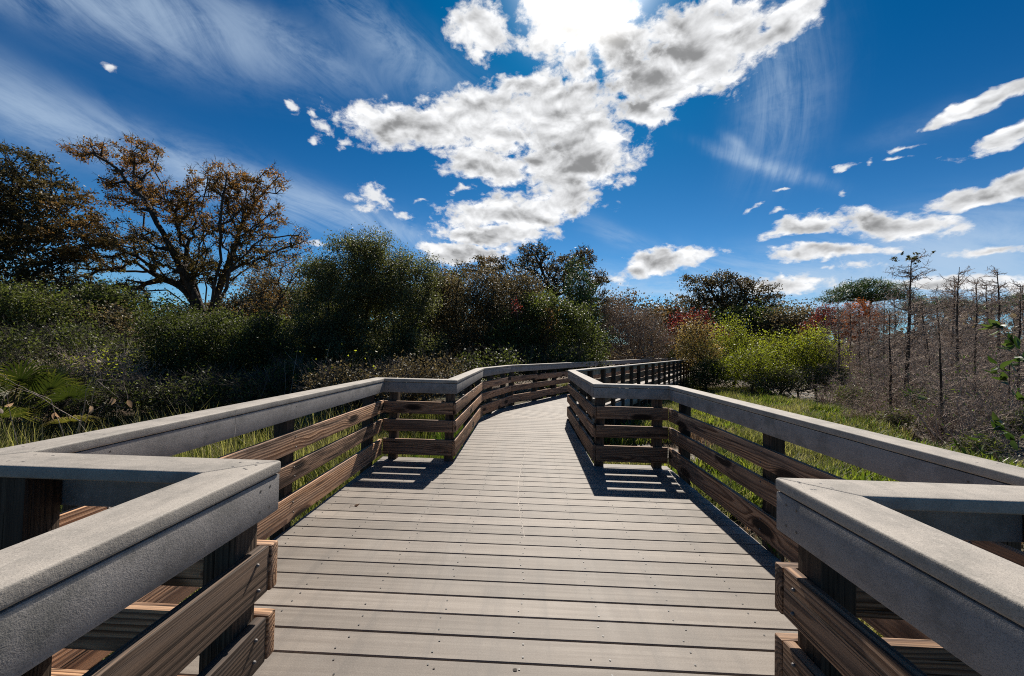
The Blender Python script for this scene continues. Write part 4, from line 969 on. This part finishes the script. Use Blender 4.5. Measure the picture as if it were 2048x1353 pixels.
for i, (u, D, vt, w) in enumerate(THK):
    x, y = spot(u, D); z0 = gz_at(x, y); h = EYE+D*(hz(u)-vt)/FPX-z0
    root = tag(empty('bare_shrub', (x, y, z0), rng.random()*6.28), THL.get(i, 'grey brown leafless shrub tangled between the cypress trunks'), 'shrub', 'leafless pond shrubs')
    root.scale = (w, w, h/2.1)
    for me in TH[i % 4]: obj(me.name.split('.')[0], me, root)

# ------------------------------------------------------------------ palmetto, saplings and dry stems near the railings
def palmetto(x, y, label, nf, L, seed, aim=None):
    r_ = np.random.default_rng(seed); z0 = gz_at(x, y); root = tag(empty('palmetto', (x, y, z0)), label, 'palm', 'palmettos')
    fv, fq, ft, s0, s1 = [], [], [], [], []; b = 0
    for f in range(nf):
        a = r_.random()*6.283; el_ = r_.uniform(.35, 1.25); d = np.array([math.cos(a)*math.cos(el_), math.sin(a)*math.cos(el_), math.sin(el_)]); pl = L*r_.uniform(.7, 1.1)
        e = d*pl+np.array([0, 0, .1]); m = e*.5+np.array([0, 0, .08]); s0 += [np.zeros(3), m]; s1 += [m, e]
        side = unit(np.cross(d, [0, 0, 1.])); nrm = np.cross(side, d); t0 = r_.random()*.6
        for k in range(26):
            th = (k/25-.5)*4.2; dd = unit(d*math.cos(th)+side*math.sin(th)+nrm*.15); l = L*.55*(1-.25*abs(th)/2.1)*r_.uniform(.85, 1.1); w = unit(np.cross(dd, nrm))*.016
            m1 = e+dd*l*.55; tip = e+dd*l+np.array([0, 0, -.28*l])
            fv += [e-w*.3, e+w*.3, m1+w, m1-w, tip]; fq.append([(b, b+1, b+2, b+3)]); ft.append([b+3, b+2, b+4]); b += 5
    tint = []
    V = np.array(fv); q4 = np.array([q[0] for q in fq]); q3 = np.array(ft)
    tt = np.repeat(r_.random(nf)*.7, 26)+r_.random(nf*26)*.3
    obj('fronds', mesh_from('fronds', V, [q4, q3], np.concatenate([tt, np.clip(tt+.25, 0, 1)]), (M_LEAF['palm'],)), root)
    V, Q = tubes(np.array(s0), np.array(s1), np.full(len(s0), .012), np.full(len(s0), .008), 4); obj('stems', mesh_from('stems', V, Q, None, (M_POST,), True), root)
palmetto(*spot(15, 7.5), 'palmetto with yellowing fan fronds left of the olive thicket', 14, 1.28, 3)
palmetto(*spot(105, 7.9), 'smaller palmetto with drooping pale fronds beside the yellowing one', 11, 1.05, 4)
palmetto(*spot(1325, 29.), 'small palmetto behind the railing end', 10, 1.3, 6)
def sprays(name, label, cat, group, stems, leafs, leaf, ln, wd, rad, bark, part='leaves', stemname='stems'):
    """A few hand-placed stems (world points) and single leaves (point, direction)."""
    base = np.array(stems[0][0]); root = tag(empty(name, base), label, cat, group); a, b, ra, rb = [], [], [], []
    for s in stems:
        s = np.array(s); n = len(s)-1; m = 6; t = np.linspace(0, n, n*m+1); S_ = np.stack([np.interp(t, np.arange(n+1), s[:, k]) for k in range(3)], 1)
        S_[1:-1] += rng.normal(0, .006, S_[1:-1].shape); r = np.linspace(rad, rad*.35, len(S_)); a.append(S_[:-1]); b.append(S_[1:]); ra.append(r[:-1]); rb.append(r[1:])
    V, Q = tubes(np.concatenate(a)-base, np.concatenate(b)-base, np.concatenate(ra), np.concatenate(rb), 5); obj(stemname, mesh_from(stemname, V, Q, None, (bark,), True), root)
    if len(leafs):
        c = np.array([l[0] for l in leafs]); axs = np.array([l[1] for l in leafs]); V = []; Q = []; t = []
        for i in range(len(c)):
            ax_ = unit(axs[i]+rng.normal(0, .1, 3)); sd_ = unit(np.cross(ax_, rng.normal(size=3)*.5+np.array([0, 0, 1.]))); nn = np.cross(ax_, sd_); l = ln*rng.uniform(.7, 1.2); k = len(V)
            pr = ((0, .02), (.2, .75), (.45, 1.), (.72, .7), (1., .03)); ti = rng.random()
            for f, w in pr:
                ce = c[i]+ax_*l*f-nn*(.22*l*f*f); 
                V += [ce-sd_*wd*.5*w+nn*wd*.18*w, ce, ce+sd_*wd*.5*w+nn*wd*.18*w]
            for j in range(4): q = k+j*3; Q += [(q, q+1, q+4, q+3), (q+1, q+2, q+5, q+4)]; t += [ti, ti]
        obj(part, mesh_from(part, np.array(V)-base, np.array(Q), np.array(t), (M_LEAF[leaf],), True), root)
    return root
def fan(p, n, d, spread=.7): return [(p+rng.normal(0, .02, 3), np.array(d)+rng.normal(0, spread, 3)) for _ in range(n)]
g = lambda u, D: np.array([*spot(u, D), gz_at(*spot(u, D))])
D = 4.6
lf = fan(P3(2030, 690, D), 6, (-1, 0, .3)) + fan(P3(2045, 720, D), 6, (-.6, 0, .2)) + fan(P3(2015, 760, D), 5, (-1, 0, 0)) + fan(P3(2040, 800, D), 6, (-.7, 0, .3)) + fan(P3(2010, 860, D), 5, (-1, 0, .5)) + fan(P3(2000, 652, D), 9, (-1, 0, .1)) + fan(P3(1995, 735, D), 5, (-1, 0, -.3)) + fan(P3(2032, 700, D), 4, (-.6, 0, .5)) + fan(P3(2025, 745, D), 3, (-1, .2, 0)) + fan(P3(1998, 845, D), 3, (-1, 0, .3)) + fan(P3(2030, 880, D), 4, (-.5, 0, .4)) + fan(P3(1962, 868, D), 2, (-1, 0, .2))
sprays('sapling', 'leafy sapling leaning in from the picture edge, with large green leaves', 'sapling', None,
       [[g(2200, 4.9), P3(2130, 850, D), P3(2048, 715, D), P3(1992, 645, D)], [P3(2130, 850, D), P3(2060, 770, D), P3(1990, 730, D)], [g(2160, 4.8), P3(2080, 900, D), P3(2000, 850, D), P3(1955, 866, D)]], lf, 'sap', .13, .062, .010, M_TWIG)
D = 6.6
lf = fan(P3(1850, 796, D), 3, (-1, 0, 0), .4)+fan(P3(1830, 790, D), 2, (-1, 0, .2), .3)+fan(P3(1915, 890, D), 5, (-.5, 0, .8))+fan(P3(1965, 905, D), 6, (.4, 0, .6))+fan(P3(1890, 915, D), 4, (-.5, 0, .6))
sprays('sapling', 'thin arching sapling with long leaves, behind the pond side railing', 'sapling', None,
       [[g(2010, 6.8), P3(1985, 900, D), P3(1930, 840, D), P3(1848, 797, D)], [g(2010, 6.8), P3(1960, 930, D), P3(1912, 888, D)], [g(2010, 6.8), P3(1990, 905, D), P3(1962, 900, D)]], lf, 'sap', .16, .05, .009, M_TWIG)
D = 6.2
lf = fan(P3(236, 795, D), 2, (0, 0, -1), .25)+fan(P3(262, 800, D), 1, (.1, 0, -1), .2)+fan(P3(188, 812, D), 2, (.2, 0, -1), .3)+fan(P3(122, 828, D), 2, (.2, 0, -1), .3)+fan(P3(12, 812, D), 2, (0, 0, -1), .4)+fan(P3(205, 725, D), 1, (-1, 0, 0), .2)
sprays('dry_stem', 'tall dead weed stems with hanging pale curled leaves behind the long railing', 'weed', None,
       [[g(160, 6.6), P3(200, 760, D), P3(236, 790, D)], [g(160, 6.6), P3(180, 780, D), P3(205, 720, D), P3(190, 690, D)], [g(150, 6.5), P3(180, 800, D), P3(188, 812, D)], [g(60, 6.4), P3(20, 790, D), P3(12, 810, D)], [P3(200, 760, D), P3(250, 760, D), P3(262, 798, D)], [g(160, 6.6), P3(110, 800, D), P3(40, 770, D), P3(0, 745, D)], [P3(170, 842, D), P3(80, 790, D), P3(20, 770, D)]], lf, 'dry', .125, .065, .006, M_TWIG)
D = 9.
st = [[g(575+rng.normal(0, 12), D), P3(u0, 800, D), P3(u1, v1, D)] for u0, u1, v1 in ((545, 500, 745), (560, 530, 735), (575, 572, 720), (590, 610, 735), (570, 548, 765), (600, 640, 755), (555, 515, 770), (585, 596, 700))]
sprays('dry_stem', 'spray of pale leafless stems at the foot of the tallest round evergreen', 'weed', None, st, [], 'dry', .1, .05, .007, M_TWIG)
lf = []
for _ in range(60): lf.append((P3(rng.uniform(560, 760), rng.uniform(690, 800), 9.2), rng.normal(0, 1, 3)*np.array([1, 1, .3])))
sprays('vine', 'loose vine with scattered yellow green leaves across the dark bushes', 'vine', None, [[g(640, 9.3), P3(620, 760, 9.2), P3(570, 700, 9.2)], [g(640, 9.3), P3(680, 770, 9.2), P3(740, 700, 9.2)], [g(650, 9.3), P3(650, 740, 9.2), P3(660, 690, 9.2)]], lf, 'lime', .075, .045, .005, M_TWIG)
# hanging moss
for k, (u, v, D, n, hh, lab) in enumerate(((291, 608, 38., 160, 1.7, 'dark hanging moss column against the strip of sky'), (186, 605, 19., 60, .55, 'pale strand of moss hanging under the long low limb'), (262, 580, 24., 60, .6, 'short moss strand at the tip of the drooping bush'))):
    top = P3(u, v-18, D); root = tag(empty('hanging_moss', top), lab, 'moss', 'hanging moss strands')
    c = np.c_[rng.normal(0, .10*hh, n), rng.normal(0, .10*hh, n), -rng.random(n)*hh]; V, Q, t = leaves(c, np.full(n, .35*hh), np.full(n, .05*hh), rng.random(n), .1, np.array([[0, 0, -1.]])); obj('strands', mesh_from('strands', V, Q, t, (M_LEAF['moss'],)), root)
    V, Q = tubes(np.array([[0, 0, -hh]]), np.array([[0, 0, .3]]), np.array([.02*hh]), np.array([.012*hh]), 5); obj('stem', mesh_from('stem', V, Q, None, (M_BARKD,), True), root)
# one dry leaf on the boards and the sprout beside them
sprays('fallen_leaf', 'small tan fallen leaf lying on the deck boards', 'leaf', None, [[(-1.365, 3.149, .004), (-1.335, 3.155, .006)]], [((-1.335, 3.155, .007), np.array([1., .3, .08]))], 'dry', .05, .026, .0015, M_TWIG, 'blade', 'stalk')
sprays('weed_sprout', 'tiny bright green sprout growing past the deck edge by the near slats', 'weed', None, [[(1.70, 2.60, -.5), (1.66, 2.63, -.05), (1.645, 2.655, .03)]], fan(np.array([1.645, 2.655, .02]), 6, (-.4, 0, .8), .6), 'reed', .045, .022, .003, M_TWIG)

# ------------------------------------------------------------------ grass, reeds, floating leaves, far woods
def blades(n, xr, yr, keep, h, w, leaf, name, label, lean=.45, tintb=0., tuft=.09, per=9, patchy=.45):
    m = n//per; x = rng.uniform(*xr, m*4); y = rng.uniform(*yr, m*4); k = keep(x, y); x, y = x[k][:m], y[k][:m]
    x = np.repeat(x, per)+rng.normal(0, tuft, len(x)*per); y = np.repeat(y, per)+rng.normal(0, tuft, len(y)*per)
    k = keep(x, y); x, y = x[k], y[k]; N_ = len(x); z = ground_z(x, y)-.02
    big = .55+.9*np.clip(.5+.5*np.sin(x*1.3+2*np.sin(y*.8))*np.cos(y*1.1+x*.5)+rng.normal(0, .25, N_), 0, 1.2)
    H_ = h*big*rng.uniform(.6, 1.2, N_); a = rng.random(N_)*6.283; l = lean*rng.uniform(.2, 1.5, N_)*H_
    d = np.c_[np.cos(a), np.sin(a), np.zeros(N_)]; s = np.c_[-np.sin(a), np.cos(a), np.zeros(N_)]*(w*rng.uniform(.6, 1.3, N_))[:, None]
    b = np.c_[x, y, z]; m1 = b+d*(l*.3)[:, None]+np.c_[np.zeros((N_, 2)), H_*.62]; tp = b+d*l[:, None]+np.c_[np.zeros((N_, 2)), H_*np.clip(1.05-.25*lean*rng.random(N_), .5, 1)]
    V = np.stack([b-s, b+s, m1+s*.85, m1-s*.85, tp], 1).reshape(-1, 3); i = np.arange(N_)*5
    patch = np.clip(np.sin(x*1.9+1.3*np.sin(y*1.1))*np.cos(y*1.5-.6*x)+.5*np.sin(x*4.1+y*3.3), 0, 1)*patchy
    t = np.clip(rng.normal(.35, .22, N_)+patch+tintb+(rng.random(N_) < .14)*.5, 0, 1)
    me = mesh_from(name, V, [np.c_[i, i+1, i+2, i+3], np.c_[i+3, i+2, i+4]], np.concatenate([t, np.clip(t+.08, 0, 1)]), (M_LEAF[leaf],))
    return tag(obj(name, me), label, 'grass', None, 'stuff')
on_deck = lambda x, y: ((np.abs(x) < .84) & (y < 7.6)) | ((np.abs(x) < 1.66) & (y > 1.1) & (y < 4.62)) | ((y > 7.3) & (np.abs((x-1.0)*.883-(y-9.0)*.469+.25) < .95))
left_ok = lambda x, y: ~on_deck(x, y) & (y < 11.+.1*x+1.2*np.sin(x*2.1)+(x > -2.5)*3) 
blades(120000, (-10.5, -.85), (.2, 13.), left_ok, .30, .0055, 'grass', 'grass', 'sunlit green grass along the bushy side of the boardwalk', .5)
gaps = lambda x, y: np.sin(x*2.3+1.7*np.sin(y*.9))+np.sin(y*2.9-1.1*x+2*np.sin(x*.7)) > -.35
right_ok = lambda x, y: ~on_deck(x, y) & (pond_depth(x, y) < .35) & gaps(x, y)
blades(22000, (1.6, 12.5), (.5, 21.), lambda x, y: ~on_deck(x, y) & (pond_depth(x, y) < .5) & ~gaps(x, y), .16, .006, 'brown', 'dead_grass', 'brown dead stalks in the gaps of the marsh grass', .9, 0., .12)
blades(5200, (-10.5, -3.), (4.5, 8.8), lambda x, y: y > 5.2+.15*x+np.sin(x*3)*.6, .62, .005, 'grass', 'tall_grass', 'tall straw coloured grass stems before the dark bushes', .35, .35, .1, 7)
blades(150000, (.85, 13.), (.8, 22.), right_ok, .27, .0065, 'grass', 'grass', 'yellowish grass between the boardwalk and the pond', .6, .12)
blades(16000, (2., 16.), (7., 24.), lambda x, y: right_ok(x, y) & (pond_depth(x+1.2, y) > .05), .30, .011, 'reed', 'reeds', 'bright green reeds along the pond bank', .25, 0., .14)
blades(26000, (1.6, 12.), (.5, 20.), lambda x, y: ~on_deck(x, y) & (pond_depth(x, y) < .4) & (np.sin(x*1.1+y*.6)+np.cos(y*1.3-x*.4) > .1), .24, .022, 'marsh', 'marsh_plants', 'broad leaved yellow green marsh plants in the grass by the pond', .5, 0., .12)
blades(9000, (-1.7, 1.), (4.7, 8.5), lambda x, y: ~on_deck(x, y), .34, .007, 'reed', 'reeds', 'bright green reeds under the railing corner', .25)
n = 5200; x = rng.uniform(4, 22, n*3); y = rng.uniform(3, 26, n*3); k = (pond_depth(x, y) > .55) & (np.sin(x*.9+y*.35)+np.cos(y*.8-x*.3)+rng.normal(0, .4, n*3) > .3) & (x > 5); x, y = x[k][:n], y[k][:n]; n = len(x)
r = rng.uniform(.02, .055, n); th = np.arange(6)*math.pi/3; a = rng.random(n)*6.28
V = np.stack([x[:, None]+r[:, None]*np.cos(th+a[:, None]), y[:, None]+r[:, None]*np.sin(th+a[:, None])*.9, -.858+.004*rng.random((n, 6))], -1).reshape(-1, 3)
me = bpy.data.meshes.new('floating_leaves'); me = mesh_from('floating_leaves', V, np.arange(6*n).reshape(n, 6), rng.random(n), (M_LEAF['pad'],))
tag(obj('floating_leaves', me), 'scattered small floating leaves on the brown pond water', 'pond leaves', None, 'stuff')
cs, ts = [], []
for az_ in np.arange(-75, 80, .16):
    D = 75+rng.normal(0, 5); top = 2.2+1.6*math.sin(az_*.31)+1.1*math.sin(az_*.83+1)+.7*math.sin(az_*2.1); 
    m = 46; zz = GZ+(top+2.6)*rng.random(m)**.8; cs.append(np.c_[D*math.sin(math.radians(az_))+rng.normal(0, .5, m), D*math.cos(math.radians(az_))+rng.normal(0, 2., m), zz]); ts.append(np.clip(rng.normal(.4+.2*math.sin(az_*.57), .2, m), 0, 1))
c = np.concatenate(cs); V, Q, t = leaves(c, np.full(len(c), .9), np.full(len(c), .6), np.concatenate(ts))
tag(obj('far_woods', mesh_from('far_woods', V, Q, t, (M_LEAF['olive'],))), 'low band of far woods closing the horizon all round', 'woods', None, 'stuff')
